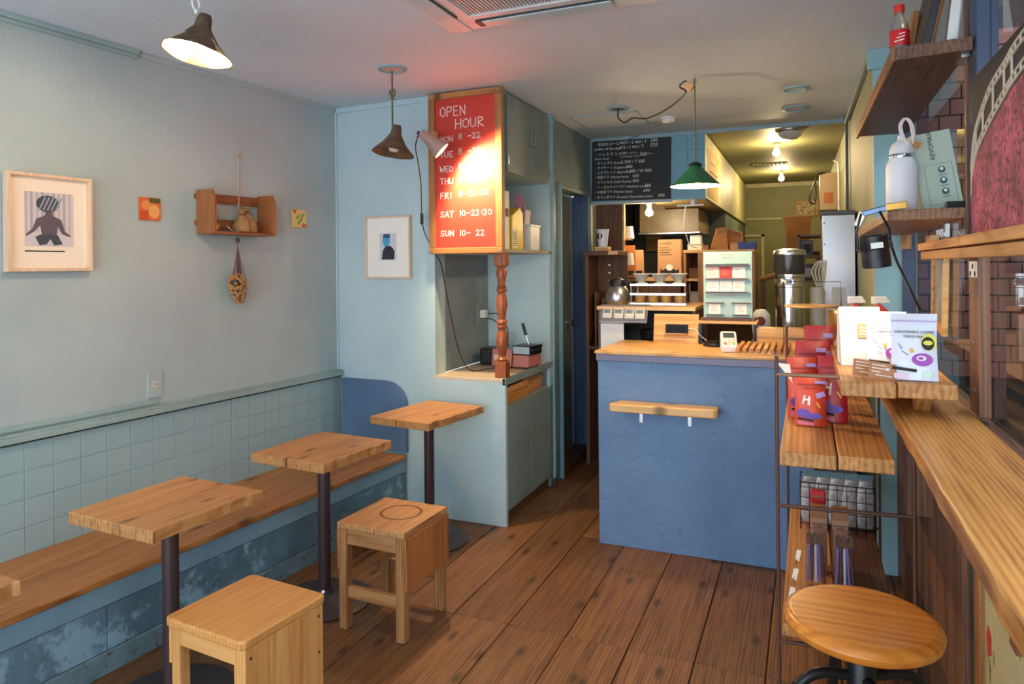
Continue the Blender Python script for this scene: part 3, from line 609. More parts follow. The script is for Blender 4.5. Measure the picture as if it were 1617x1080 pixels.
# things on the open shelf
def thing_box(name, label, cat, b, mat, bevel=.002, group=None):
    c = ((b[0] + b[1]) / 2, (b[2] + b[3]) / 2, b[4]); t = thing(name, label, cat, c, 0, group)
    MB().bb(b[0] - c[0], b[1] - c[0], b[2] - c[1], b[3] - c[1], 0, b[5] - b[4]).build('body', mat, t, bevel=bevel); return t
t = thing_box('magazine_file', 'white paper folder standing behind the yellow file on the open shelf', 'folder', (-1.80, -1.70, 3.90, 3.99, 1.662, 2.02), PAPER)
MB().bb(.051, .052, -.02, .03, .2, .25).build('label', plain('label_brown', srgb(120, 84, 64), .7), t)
t = thing('file_box', 'bright yellow file box on the open shelf of the cupboard', 'file box', (-1.74, 4.09, 1.662))
YEL = plain('yellow_plastic', srgb(222, 188, 36), .35)
MB().prism([(-.09, 0), (.09, 0), (.09, .23), (.04, .27), (-.09, .21)], -.07, .055, 0).build('box', YEL, t, bevel=.004)
MB().bb(.0552, .0565, -.085, -.015, .01, .13).build('label', PAPER, t)
for k in range(8): MB().bb(.0565, .0570, -.08, -.02, .022 + k * .012, .026 + k * .012).build('print_line', INK, t)
t = thing('storage_box', 'small white plastic box with flared rim on the open shelf', 'box', (-1.735, 4.40, 1.662))
MB().prism([(-.075, 0), (.075, 0), (.085, .165), (-.085, .165)], -.055, .05, 0).build('box', WHITE, t, bevel=.004)
MB().bb(-.06, .056, -.092, .092, .158, .172).build('rim', WHITE, t, bevel=.003)
MB().box((0, -.02, .21), (.004, .09, .12), (0, R(6), 0)).build('card', plain('pink_white_card', srgb(236, 214, 214), .7), t)
t = thing('cable_coil', 'coil of pink cord lying on top of the yellow file', 'cord', (-1.735, 4.26, 1.90))
cm = MB()
for k in range(6): cm.tube([(.012 * math.sin(k * 2 + a), .06 * math.cos(a + k * .2) - .01, .05 + .055 * math.sin(a) + .004 * k) for a in [2 * math.pi * q / 18 for q in range(19)]], .0028, 5)
cm.build('loop', plain('pink_cord', srgb(206, 120, 170), .6), t, smooth=True)
# ---- turned newel post
t = thing('turned_post', 'turned reddish wooden post standing at the corner of the recess', 'post', (-1.705, 3.872, .884))
MB().bb(-.036, .036, -.036, .036, 0, .10).build('square_foot', REDW, t, bevel=.006)
MB().bb(-.036, .036, -.036, .036, .675, .757).build('square_head', REDW, t, bevel=.006)
NP = MB().lathe([(0, .098), (.022, .098), (.03, .112), (.022, .122), (.018, .13), (.024, .17), (.031, .215), (.026, .265), (.018, .295), (.026, .302), (.027, .315), (.020, .322), (.027, .33), (.026, .342), (.018, .35), (.022, .39), (.03, .44), (.026, .48), (.018, .515), (.026, .522), (.027, .535), (.020, .541), (.026, .55), (.018, .56), (.022, .60), (.029, .64), (.02, .665), (.028, .672), (.028, .68), (0, .68)], n=28); NP.v = [(x * 1.2, y * 1.2, z) for x, y, z in NP.v]; NP.build('turned_shaft', REDW, t, smooth=True)
# ---- heat sealer, transformer, plug
PNK = plain('pink_enamel', srgb(196, 122, 112), .35)
t = thing('heat_sealer', 'pink bag heat sealer with black lever on the recess counter', 'sealer', (-1.80, 4.33, .884), R(-6))
MB().prism([(-.10, .012), (.085, .012), (.07, .095), (-.085, .125)], -.14, .01, 0).build('body', PNK, t, bevel=.006)
MB().prism([(-.10, .012), (.10, .012), (.088, .09), (-.09, .09)], .02, .135, 0).build('sealing_bed', PNK, t, bevel=.005)
MB().bb(.01, .145, -.08, .085, .092, .108).build('lower_jaw', BLKM, t, bevel=.002); MB().bb(.012, .147, -.085, .09, .128, .150).build('upper_jaw', BLKM, t, bevel=.003)
for y in (-.086, .088): MB().bb(.02, .14, y - .002, y + .002, .098, .145).build('chrome_strip', CHROME, t)
MB().cyl((.075, .03, .15), (.055, .03, .215), .005).build('lever', CHROME, t, smooth=True); MB().cyl((.055, .03, .21), (.03, .03, .29), .011, n=14).build('lever_grip', BLK, t, smooth=True)
MB().lathe([(0, 0), (.014, .0), (.014, .006), (0, .008)], (-.05, -.03, .108), 16).build('dial', BLK, t, smooth=True)
MB().bb(-.12, -.08, -.098, -.092, .05, .085).build('switch', IVORY, t)
for x, y in ((-.12, -.08), (-.12, .07), (.11, -.08), (.11, .08)): MB().cyl((x, y, 0), (x, y, .012), .008, n=10).build('foot', BLK, t)
t = thing('transformer_box', 'black transformer box behind the pink sealer', 'transformer', (-2.02, 4.40, .884))
MB().bb(-.06, .06, -.07, .08, .004, .115).build('case', BLK, t, bevel=.014); MB().bb(-.05, .05, -.06, .07, 0, .005).build('foot_pad', BLK, t)
t = thing('plastic_wrap', 'crumpled clear plastic film standing behind the pink sealer', 'plastic wrap', (-1.93, 4.53, .884))
MB().lathe([(0, .0), (.03, .0), (.032, .02), (.018, .09), (.03, .15), (.038, .19), (.02, .21), (0, .205)], n=16, wob=lambda a, j: .25 * math.sin(3 * a + 1.3 * j)).build('film', CLEAR, t, smooth=True)
t = thing('wall_outlet', 'outlet with white plug adapter inside the recess', 'outlet', (CX0, 4.46, 1.225))
MB().bb(0, .008, -.04, .04, -.075, .075).build('plate', GPL, t, bevel=.002); MB().bb(.008, .045, -.005, .05, -.03, .025).build('plug_adapter', WHITE, t, bevel=.004)
MB().tube(curve([(.04, .05, .0), (.12, .07, -.01), (.20, .03, -.09), (.23, -.02, -.19), (.245, -.05, -.22)], 7), .004).build('cord', BLK, t, smooth=True)
MB().tube(curve([(.03, .02, -.03), (.10, .04, -.05), (.18, .02, -.12), (.2, -.01, -.2), (.17, -.03, -.25)], 7), .004).build('cord', BLK, t, smooth=True)
# ---- standing pipe
t = thing('standing_pipe', 'pale blue vertical pipe with cap between cupboard and door', 'pipe', (-1.66, 4.668, 0))
MB().cyl((0, 0, 0), (0, 0, 2.57), .013, n=14).build('pipe', MC['trim_blue'], t, smooth=True); MB().bb(-.018, .018, -.018, .018, 2.56, 2.62).build('cap', MC['trim_blue'], t, bevel=.003)
MB().bb(-.016, .016, -.016, .016, .0, .06).build('socket', RUST, t, bevel=.002)

# ================================================================ CEILING
t = thing('ceiling_air_conditioner', 'square ceiling air conditioner with ribbed grille and long flaps', 'air conditioner', (-.98, 2.31, 2.62))
ACM = paint('ac_white', srgb(206, 206, 206), srgb(196, 198, 200), 2, .45, 30, .05)
fr = MB(); h = .47
for a in ((-h, h, h - .13, h), (-h, h, -h, -h + .13), (-h, -h + .13, -h + .13, h - .13), (h - .13, h, -h + .13, h - .13)): fr.bb(a[0], a[1], a[2], a[3], -.022, 0)
for sx in (-1, 1):
    fr.bb(sx * .42 - .05, sx * .42 + .05, -.47, .47, -.028, -.02)
fr.build('panel', ACM, t, bevel=.008)
MB().bb(-.34, .34, -.34, .34, -.012, 0).build('grille_back', plain('grille_dark', srgb(70, 74, 80), .6), t)
s0 = None
for k in range(40):
    if s0 is None: o = MB().bb(-.0032, .0032, -.30, .30, -.024, -.012).build('grille_slat', ACM, t); s0 = o.data
    else: o = bpy.data.objects.new('grille_slat', s0); COL.objects.link(o); o.parent = t
    o.location = (-.295 + k * .0151, 0, 0)
gf = MB()
for a in ((-.34, .34, .30, .34), (-.34, .34, -.34, -.30), (-.34, -.30, -.30, .30), (.30, .34, -.30, .30)): gf.bb(a[0], a[1], a[2], a[3], -.03, -.01)
gf.build('grille_frame', ACM, t, bevel=.003)
FLP = plain('ac_flap', srgb(176, 200, 206), .4)
for rz in (0, 90, 180, 270):
    M = Matrix.Rotation(R(rz), 4, 'Z'); f = MB().bb(-.28, .28, .365, .435, -.034, -.024, M).build('flap', FLP, t, bevel=.003)
    MB().bb(-.30, .30, .360, .365, -.03, -.02, M).bb(-.31, -.285, .365, .425, -.031, -.02, M).build('slot', plain('slot_dark', srgb(60, 62, 64), .6), t)

def ring(label, x, y, r, inner, zc=H):
    t = thing('ceiling_ring', label, 'ceiling fitting', (x, y, zc), 0, 'round fittings in the ceiling')
    MB().lathe([(r * .72, -.002), (r * .8, -.010), (r, -.008), (r * 1.02, 0), (r * .72, 0)], n=32).build('rim', MC['trim_blue'], t, smooth=True)
    MB().lathe([(0, -.001), (r * .74, -.003), (r * .74, 0), (0, 0)], n=28).build('disc', inner, t, smooth=True)
    return t
ring('round ceiling fitting the dark unlit pendant hangs from', -2.04, 3.205, .078, plain('plaster_dirty', srgb(190, 176, 156), .8))
ring('round ceiling fitting with a black cord coming out', -1.173, 4.65, .075, plain('hole_dark', srgb(90, 84, 74), .8))
ring('round blue-rimmed ceiling fitting nearer the camera than its white neighbour', -.06, 4.60, .08, CEIL)
ring('round white ceiling disc just before the kitchen ceiling', -.068, 5.17, .088, plain('disc_white', srgb(200, 204, 206), .5))
t = thing('smoke_detector', 'small white smoke detector on the ceiling before the menu board', 'smoke detector', (-.916, 5.08, H))
MB().lathe([(0, -.04), (.03, -.04), (.045, -.032), (.048, -.015), (.055, -.012), (.055, 0), (0, 0)], n=28).build('case', WHITE, t, smooth=True)
MB().lathe([(.0, -.042), (.006, -.042), (.006, -.038), (0, -.038)], (.02, 0, 0), 10).build('lamp', plain('grey_dot', srgb(120, 120, 120), .5), t)
t = thing('ceiling_dome', 'white glass ceiling dome with metal ring at the kitchen edge', 'ceiling light', (-.115, 5.93, H - .004))
MB().lathe([(0, -.085), (.05, -.078), (.085, -.05), (.095, -.02)], n=28).build('dome', plain('dome_white', srgb(206, 204, 196), .3), t, smooth=True)
MB().lathe([(.095, -.025), (.112, -.018), (.114, 0), (.09, 0)], n=28).build('ring', STEEL, t, smooth=True); MB().cyl((.1, -.1, .0), (.1, -.1, .003), .004).build('cap', STEEL, t)
t = thing('ceiling_hatch', 'thin-framed square access hatch in the ceiling', 'hatch', (-1.32, 5.01, H))
hm = MB()
for a in ((-.245, .245, -.235, -.228), (-.235, .24, .228, .235), (-.245, -.238, -.235, .235), (.238, .245, -.235, .235)): hm.bb(a[0], a[1], a[2], a[3], -.006, 0)
hm.build('frame', MC['trim_pale'], t); MB().bb(-.237, .237, -.227, .227, -.003, 0).build('panel', CEIL, t)
t = thing('ceiling_vent', 'small slatted vent in the kitchen ceiling between the bulbs', 'vent', (-.36, 7.93, H - .004))
MB().bb(-.17, .17, -.12, .12, -.012, 0).build('frame', KCAB, t, bevel=.003)
for k in range(8): MB().bb(-.15 + k * .04, -.128 + k * .04, -.10, .10, -.016, -.012).build('slat', plain('vent_dark', srgb(70, 66, 48), .7), t)

# ================================================================ LAMPS
def point(name, loc, e, col=(1, .72, .40), r=.03):
    l = bpy.data.lights.new(name, 'POINT'); l.energy = e; l.color = col; l.shadow_soft_size = r
    o = bpy.data.objects.new(name, l); o.location = loc; COL.objects.link(o); return o
CLAY = paint('rough_brown_shade', srgb(108, 84, 62), srgb(70, 52, 40), 14, .75, 50, .7)
LINING_LIT = paint('shade_lining_lit', srgb(226, 196, 140), srgb(196, 156, 96), 22, .6, 50, .5)  # pale gold puts the lamplight into the lining of the lit pendant
def shade(t, r, h, tilt, lit, z):
    M = Matrix.Translation((0, 0, z)) @ Matrix.Rotation(R(tilt[0]), 4, Vector((-.73, .68, 0))) @ Matrix.Rotation(R(tilt[1]), 4, Vector((.68, .73, 0)))
    wob = lambda a, j: .035 * math.sin(3 * a + .7 * j) + .02 * math.sin(7 * a + j)
    MB().lathe([(0, h + .05), (.02, h + .05), (.026, h + .035), (.030, h), (.036, h * .92), (r * .55, h * .52), (r * .86, h * .17), (r, 0), (r * .985, 0)], n=36, M=M, wob=wob).build('shade', CLAY, t, smooth=True, clean=False)
    MB().lathe([(r * .985, .001), (r * .84, h * .17 - .003), (r * .53, h * .50), (.032, h * .9), (0, h * .92)], n=36, M=M, wob=wob).build('lining', LINING_LIT if lit else paint('shade_lining_unlit', srgb(120, 84, 50), srgb(80, 56, 34), 22, .5, 50, .5), t, smooth=True)  # unlit pendant gets a darker lining, its lack of light painted in
    MB().lathe([(0, h * .08), (.022, h * .12), (.031, h * .28), (.026, h * .5), (.014, h * .72), (.013, h * .92), (0, h * .92)], n=18, M=M).build('bulb', BULB if lit else plain('bulb_off', srgb(220, 214, 200), .2), t, smooth=True)
t = thing('pendant_lamp', 'lit rough brown pendant lamp near the left wall', 'lamp', (-2.046, 1.905, 0))
shade(t, .122, .105, (12, -3), True, 2.335)
MB().tube([(0, 0, 2.485), (0, 0, 2.50)], .006).tube([(.0, .016 * math.cos(a), 2.52 + .022 * math.sin(a)) for a in [k * .524 for k in range(13)]], .004).tube([(0, 0, 2.54), (0, 0, 2.62)], .003).build('hanging_chain', WHITE, t, smooth=True)
MB().bb(-.01, .09, -.03, .03, 2.605, 2.62).build('ceiling_plate', MC['trim_blue'], t, bevel=.003)
point('pendant_light', (-2.046, 1.905, 2.335), 9)
t = thing('pendant_lamp', 'unlit dark brown pendant lamp hanging before the back wall', 'lamp', (-2.04, 3.205, 0))
shade(t, .112, .105, (10, -2), False, 2.165)
cr = MB(); cr.tube([(0, 0, 2.31), (0, 0, 2.61)], .005)
cr.tube(curve([(0, 0, 2.475), (-.014, 0, 2.485), (-.012, 0, 2.50), (.012, 0, 2.505), (.014, 0, 2.475), (-.008, 0, 2.465), (.01, 0, 2.455)], 5), .0045); cr.build('cord', paint('olive_cord', srgb(120, 108, 62), srgb(60, 54, 34), 90, .8), t, smooth=True)
# green enamel lamp
t = thing('pendant_lamp', 'green enamel cone lamp lit over the blue counter', 'lamp', (-.575, 4.02, 0))
GRN = plain('green_enamel', srgb(22, 96, 62), .25); z = 1.995
MB().lathe([(0, z + .135), (.022, z + .135), (.028, z + .115), (.034, z + .105), (.08, z + .058), (.142, z), (.140, z)], n=40).build('shade', GRN, t, smooth=True, clean=False)
MB().lathe([(.140, z + .001), (.078, z + .055), (.03, z + .10), (0, z + .102)], n=40).build('lining', plain('enamel_white', srgb(236, 232, 220), .4), t, smooth=True)
MB().lathe([(.026, z + .112), (.038, z + .116), (.036, z + .124), (.024, z + .13)], n=24).build('collar', BLKM, t, smooth=True)
MB().lathe([(0, z + .006), (.024, z + .016), (.03, z + .035), (.02, z + .062), (.012, z + .08), (0, z + .08)], n=18).build('bulb', BULB, t, smooth=True)
MB().tube([(0, 0, z + .135), (0, 0, 2.60)], .004).build('cord', MC['olive_cord'], t, smooth=True)
point('green_lamp_light', (-.575, 4.02, z + .004), 10)
MB().tube([(.0, 0, 2.62), (0, 0, 2.605), (.01, 0, 2.59), (.006, 0, 2.565), (-.006, 0, 2.565), (-.01, 0, 2.59), (0, 0, 2.605)], .003).build('hook', CHROME, t, smooth=True)
pg = MB().box((-.03, -.01, 2.555), (.05, .03, .04), (0, R(35), 0)).build('plug', TAN, t, bevel=.004)
MB().tube(curve([(-.01, 0, 2.55), (-.05, .0, 2.59), (-.085, .01, 2.565), (-.05, .01, 2.535), (-.10, .06, 2.5), (-.2, .16, 2.47), (-.33, .28, 2.46), (-.45, .42, 2.50), (-.53, .53, 2.5), (-.59, .60, 2.55), (-.597, .63, 2.615)], 7), .005).build('supply_cord', BLK, t, smooth=True)
# bare kitchen bulbs
def bare(label, x, y, zc, drop, e):
    t = thing('bare_bulb', label, 'light bulb', (x, y, zc), 0, 'bare bulbs in the kitchen')
    MB().lathe([(0, 0), (.03, 0), (.03, -.012), (.02, -.03 - drop), (.018, -.045 - drop), (0, -.045 - drop)], n=20).build('holder', WHITE, t, smooth=True)
    MB().lathe([(.013, -.045 - drop), (.02, -.06 - drop), (.032, -.085 - drop), (.026, -.108 - drop), (0, -.118 - drop)], n=18).build('bulb', plain('bulb_kitchen', (1, .80, .46, 1), .5, 0, 30), t, smooth=True)
    point('bare_bulb_light', (x, y, zc - .085 - drop - .05), e, (1, .74, .40))
bare('bare glowing bulb on the kitchen ceiling, nearer the camera', -.242, 6.54, H - .004, 0, 11)
bare('bare glowing bulb on the kitchen ceiling, farther from the camera', -.265, 8.50, H - .004, 0, 11)
bare('bare glowing bulb on a white stem under the menu board', -1.208, 5.80, 2.08, .0, 5)

# ================================================================ MENU BOARD
t = thing('menu_board', 'black menu board with white handwritten coffee prices', 'menu board', (-1.665, 5.675, 2.10), 0)
t.rotation_euler = (0, R(1.0), 0)
bd = MB().bb(0, .655, 0, .016, 0, .497).build('board', plain('blackboard', srgb(30, 29, 36), .6), t, bevel=.002)
def menu(x, z, s, body): text(body, s, CHALK, bd, (x, -.0012, z), off=0)
rowsm = [(.458, '・本日のコーヒー', 'HOT / S 450 / T', '500'), (.420, '(coffee of the day)', 'ICE / S 460 / T', '520')]
for zz, a, bq, c in rowsm: menu(.018, zz, .031, a); menu(.235, zz + .003, .034, bq); menu(.49, zz + .008, .040, c)
menu(.018, .372, .034, '・ハンドドリップ'); menu(.022, .340, .027, '(Pour over)'); menu(.24, .378, .021, 'スペシャルティ'); menu(.24, .350, .021, 'シングルオリジン'); menu(.405, .358, .040, '560〜')
for zz, a, xp, c in ((.302, '・カフェラテ (Latte)', .25, 'S 500 / T 600'), (.263, '・カプチーノ (Cappuccino)', .29, '600'), (.224, '・エスプレッソ (Espresso)', .29, 'S 480 / W 500'), (.185, '・蜂蜜ラテ (Honey Latte)', .345, '650'), (.144, '・カフェモカ (Cafe Mocha)', .345, '650'),
                     (.102, '・ヘーゼルナッツラテ (Hazelnut Latte)', .445, '700'), (.062, '・お抹茶ラテ (Matcha Latte)', .435, '690'), (.018, '・ほうじ茶ラテ (Roasted Genmaicha Latte)', .555, '690')):
    menu(.018, zz, .027, a); menu(xp, zz, .036, c)
MB().tube(curve([(.30, -.004, .49), (.34, -.01, .505), (.40, -.008, .525)], 5), .003).build('cable', BLK, t)

# ================================================================ COUNTER
t = thing('service_counter', 'blue textured counter with a pale wooden top', 'counter')
MB().bb(-1.088, .02, 3.80, 4.36, 0, 1.024).build('body', CTR, t, bevel=.003)
MB().bb(-1.096, .03, 3.79, 4.40, 1.024, 1.062).build('band', plain('band_steel', srgb(104, 100, 116), .4, .5), t, bevel=.002)
tp = [(-1.105, 3.79)] + [(-1.05 + k * .06, 3.782 + random.uniform(-.006, .006)) for k in range(18)] + [(.03, 3.785), (.03, 4.42), (-1.105, 4.42)]
MB().prism(tp, 1.062, 1.078).build('top', CTW, t, bevel=.003)
t = thing('counter_ledge', 'rough wooden ledge fixed to the front of the blue counter', 'ledge', (-.715, 3.80, .735))
MB().prism([(-.285, -.10), (-.27, -.115), (.0, -.118), (.265, -.112), (.285, -.10), (.283, 0), (-.245, 0)], .03, .075).build('board', CTW, t, bevel=.008)
for x in (-.13, .13): MB().bb(x - .009, x + .009, -.07, 0, .024, .03).bb(x - .009, x + .009, -.006, 0, -.04, .03).build('bracket', STEEL, t)
# tablet stand
t = thing('phone_stand', 'slanted wooden board on the counter holding a black phone', 'stand', (-.745, 4.31, 1.078), R(1))
Mt = Matrix.Rotation(R(-14), 4, 'X')
MB().bb(-.135, .135, 0, .018, 0, .18, Mt).build('board', CTW, t, bevel=.002); MB().bb(-.07, .07, -.022, 0, .05, .062, Mt).build('ledge', CTW, t, bevel=.002)
MB().bb(-.10, -.07, .02, .10, 0, .012).bb(.07, .10, .02, .10, 0, .012).build('foot', CTW, t)
t2 = thing('smartphone', 'black phone lying on the ledge of the slanted wooden board', 'phone', (-.735, 4.293, 1.142), R(1)); t2.rotation_euler = (R(-14), 0, R(1))
MB().bb(-.068, .068, 0, .008, 0, .055).build('body', BLK, t2, bevel=.004); MB().bb(-.062, .062, -.0006, 0, .004, .051).build('screen', plain('screen_dark', srgb(14, 14, 16), .12), t2)
MB().tube(curve([(.068, .004, .03), (.11, .0, .025), (.14, .01, -.01), (.20, .05, -.055)], 6), .0025).build('cable', WHITE, t2, smooth=True)
# card display
t = thing('card_display', 'pale blue display board with rows of price cards on a low wooden stand', 'display board', (-.44, 4.36, 1.078), R(0))
for x in (-.155, .155):
    for y in (-.05, .09): MB().bb(x - .008, x + .008, y - .008, y + .008, 0, .125).build('leg', BLKM, t)
MB().bb(-.168, .168, -.07, .11, .125, .142).build('stand_top', CTW, t, bevel=.002); MB().bb(-.155, .155, -.05, .09, .142, .160).build('plinth', DARKW, t, bevel=.002)
DB = MB().bb(-.140, .140, -.02, .02, .160, .553).build('board', plain('display_blue', srgb(152, 186, 188), .5), t, bevel=.002)
yf = -.0205
text('SARUTAHIKO', .014, TAN, DB, (-.045, yf, .530)); text('COFFEE MENU', .009, TAN, DB, (-.032, yf, .514)); text('PERFECT COFFEE', .014, TAN, DB, (-.062, yf, .288))
def cards(zb, xs, wd, ht, cols):
    for x, c in zip(xs, cols):
        q = MB().bb(x - wd / 2, x + wd / 2, yf - .003, yf, zb, zb + ht).build('price_card', c, t)
        for k in range(3): MB().bb(x - wd * .36, x + wd * (.1 + .08 * k), yf - .0036, yf - .003, zb + ht * (.72 - k * .2), zb + ht * (.77 - k * .2)).build('print_line', plain('print_grey', srgb(170, 150, 146), .8), q)
RCARD = plain('red_card', srgb(206, 58, 54), .6); PKC = plain('pink_card', srgb(240, 208, 204), .7)
for zb in (.468, .392, .312): MB().bb(-.128, .122, yf - .016, yf, zb - .005, zb).build('card_ledge', DARKW, t)
MB().bb(-.128, .122, yf - .010, yf, .475, .480).build('card_ledge', DARKW, t)
cards(.396, (-.084, -.01, .066), .07, .066, (PKC, RCARD, PAPER)); cards(.316, (-.084, -.01, .064), .068, .062, (PAPER, PAPER, PAPER))
for x in (-.075, .075):
    MB().bb(x - .055, x + .055, yf - .012, yf, .245, .250).bb(x - .05, x + .05, yf - .014, yf, .172, .178).build('card_ledge', DARKW, t); cards(.180, (x,), .066, .06, (PAPER,))
# scale, card terminal, slatted rack, box
t = thing('drip_scale', 'black round drip scale behind the white card terminal', 'scale', (-.505, 4.23, 1.078))
MB().lathe([(0, 0), (.062, 0), (.066, .006), (.064, .022), (0, .024)], n=32).build('body', BLK, t, smooth=True); MB().lathe([(0, .024), (.05, .024), (.05, .029), (0, .03)], n=28).build('plate', BLKM, t, smooth=True)
t = thing('card_terminal', 'white card payment terminal with coloured keys on the counter', 'card terminal', (-.405, 4.02, 1.078), R(10))
MB().prism([(-.085, 0), (.06, 0), (.06, .095), (.03, .105), (-.085, .035)], -.042, .042, 0).build('body', WHITE, t, bevel=.008)
Mk = Matrix.Translation((0, -.085, .035)) @ Matrix.Rotation(math.atan2(.07, .115), 4, 'X')
MB().bb(-.03, .03, .075, .118, .0004, .002, Mk).build('screen', plain('lcd_grey', srgb(70, 76, 84), .2), t)
for r in range(3):
    for c in range(3):
        MB().bb(-.03 + c * .022, -.014 + c * .022, .012 + r * .02, .026 + r * .02, .0004, .003, Mk).build('key', (plain('key_red', srgb(206, 90, 80), .5), plain('key_amber', srgb(226, 200, 160), .5), plain('key_green', srgb(100, 180, 130), .5))[c] if r == 0 else IVORY, t)
t = thing('slatted_rack', 'low wooden rack of parallel slats on the counter', 'rack', (-.19, 3.86, 1.078))
MB().bb(-.17, .165, 0, .40, 0, .010).build('base_board', CTW, t, bevel=.001)
for k in range(10): MB().bb(-.165 + k * .034, -.165 + k * .034 + .021, .006, .38, .010, .034).build('slat', wood('slat_wood', srgb(150, 92, 46), srgb(190, 132, 76), srgb(206, 150, 92), 1, 1.5, 0, .5, .1, .2), t, bevel=.002)
t = thing('wooden_crate', 'long plain wooden box at the back of the counter before the grinder', 'box', (-.115, 4.36, 1.078))
MB().bb(-.178, .178, -.055, .055, 0, .105).build('box', CTW, t, bevel=.003); MB().bb(-.178, .178, -.0555, -.055, .05, .052).build('lid_joint', DARKW, t)
t = thing('wire_stand', 'thin black wire frame holding a round wooden board', 'stand', (.02, 4.282, 1.078))
MB().tube([(-.148, 0, 0), (-.148, 0, .375), (.148, 0, .375), (.15, 0, .22)], .0025, 6).tube([(-.148, 0, .0025), (-.148, -.02, .0025), (-.05, -.008, .0025)], .0025, 6).build('wire_frame', BLKM, t)
MB().lathe([(0, 0), (.142, 0), (.146, .006), (.142, .012), (0, .012)], (.0, 0, .232), 36).build('board', CTW, t, smooth=True)
# grinder
t = thing('coffee_grinder', 'tall chrome coffee grinder with smoky hopper', 'grinder', (-.105, 4.72, .95))
MB().lathe([(0, 0), (.095, 0), (.095, .03), (.086, .04), (.086, .46), (.094, .465), (.094, .49), (.088, .50), (.088, .52), (.094, .525), (.094, .54), (0, .54)], n=40).build('column', plain('polished_steel', srgb(206, 206, 208), .16, 1), t, smooth=True)
MB().lathe([(.088, .54), (.094, .56), (.094, .66), (.088, .66)], n=36).build('hopper', plain('smoky_plastic', srgb(60, 58, 60), .15, 0, 0, None, .35), t, smooth=True)
MB().lathe([(0, .545), (.03, .545), (.085, .655), (0, .655)], n=30).build('hopper_cone', STEEL, t, smooth=True)
MB().lathe([(0, .66), (.098, .66), (.1, .668), (.092, .69), (.05, .70), (0, .70)], n=36).build('lid', STEEL, t, smooth=True)

# ================================================================ BACK OF THE COUNTER
t = thing('back_unit', 'dark worktop unit behind the counter with a raised wooden shelf', 'worktop unit')
MB().bb(-1.10, .045, 4.46, 5.05, 0, .93).build('body', plain('unit_dark', srgb(52, 46, 44), .6), t); MB().bb(-1.28, .05, 4.44, 5.07, .93, .95).build('top', DARKW, t)
MB().bb(-1.27, -.64, 4.42, 5.0, 1.268, 1.292).build('raised_shelf', CTW, t, bevel=.002)
for x in (-1.265, -.66): MB().bb(x, x + .018, 4.44, 4.98, .95, 1.268).build('shelf_side', DARKZ, t)
MB().bb(-1.25, -.66, 4.96, 4.98, .95, 1.268).build('shelf_back', BLK, t)
t = thing('timer_panel', 'slanted steel panel carrying four kitchen timers', 'panel', (-1.09, 4.385, 1.195)); t.rotation_euler = (R(-24), 0, 0)
MB().bb(-.155, .155, 0, .004, 0, .118).build('plate', STEEL, t, bevel=.001); MB().bb(-.155, .155, .0, .04, -.004, 0).build('lip', STEEL, t)
for i, (x, lab) in enumerate(((-.105, 'leftmost'), (-.03, 'second from the left'), (.04, 'third from the left'), (.108, 'rightmost'))):
    k = thing('kitchen_timer', 'small white kitchen timer, %s of four on the steel panel' % lab, 'timer', Vector((-1.09, 4.385, 1.195)) + Matrix.Rotation(R(-24), 3, 'X') @ Vector((x, 0, .022)), 0, 'kitchen timers on the steel panel'); k.rotation_euler = (R(-24), 0, 0)
    MB().bb(-.030, .030, -.012, 0, 0, .066).build('case', WHITE, k, bevel=.004); MB().bb(-.024, .024, -.0125, -.012, .03, .06).build('display', plain('lcd_green', srgb(142, 156, 150), .3), k)
    for q in range(3): MB().bb(-.024 + q * .017, -.011 + q * .017, -.014, -.012, .008, .02).build('button', IVORY, k)
    text('0:00', .016, INK, k, (-.016, -.0126, .038))
t = thing('paper_sheet', 'white notice sheet hanging below the timers at the counter end', 'paper', (-1.165, 4.415, 1.0))
MB().bb(-.078, .075, 0, .002, 0, .20).build('sheet', PAPER, t); MB().bb(-.06, -.02, -.0006, 0, .178, .186).build('print_line', INK, t)
t = thing('black_bin', 'black plastic tub under the raised shelf', 'tub', (-.93, 4.56, .95))
MB().lathe([(0, 0), (.07, 0), (.085, .17), (.09, .18), (.085, .185), (.078, .18), (.065, .01), (0, .01)], n=28).build('tub', BLK, t, smooth=True)
t = thing('thermal_carafe', 'steel thermal coffee carafe with black lid and handle', 'carafe', (-1.165, 4.56, 1.292))
MB().lathe([(0, 0), (.066, 0), (.078, .02), (.080, .06), (.070, .10), (.052, .125)], n=32).build('body', STEEL, t, smooth=True)
MB().lathe([(.052, .122), (.05, .15), (.045, .168), (.02, .18), (0, .18)], n=28).build('lid', BLK, t, smooth=True)
MB().prism([(-.05, .15), (-.085, .165), (-.08, .172), (-.045, .17)], -.015, .015, 1).build('spout', BLK, t, bevel=.003)
MB().tube(curve([(.045, 0, .155), (.085, 0, .15), (.105, 0, .10), (.10, 0, .05), (.078, 0, .035)], 6), [.010] * 25, 8).build('handle', BLK, t, smooth=True)
t = thing('glassware_rack', 'two-tier chrome and clear rack for glass drippers behind the counter', 'rack', (-.885, 4.58, 1.292))
for z in (.012, .075, .135): 
    MB().bb(-.175, .175, -.10, .10, z, z + .004).build('clear_shelf', CLEAR, t); MB().bb(-.177, .177, -.104, -.10, z - .004, z + .008).build('shelf_rail', CHROME, t)
for x in (-.172, .172):
    for y in (-.098, .098): MB().cyl((x, y, 0), (x, y, .14), .004, n=8).build('post', CHROME, t)
AMB = plain('amber_glass', srgb(226, 186, 120), .15, 0, 0, None, .5); FROST = plain('pale_glass', srgb(206, 210, 208), .15, 0, 0, None, .5)
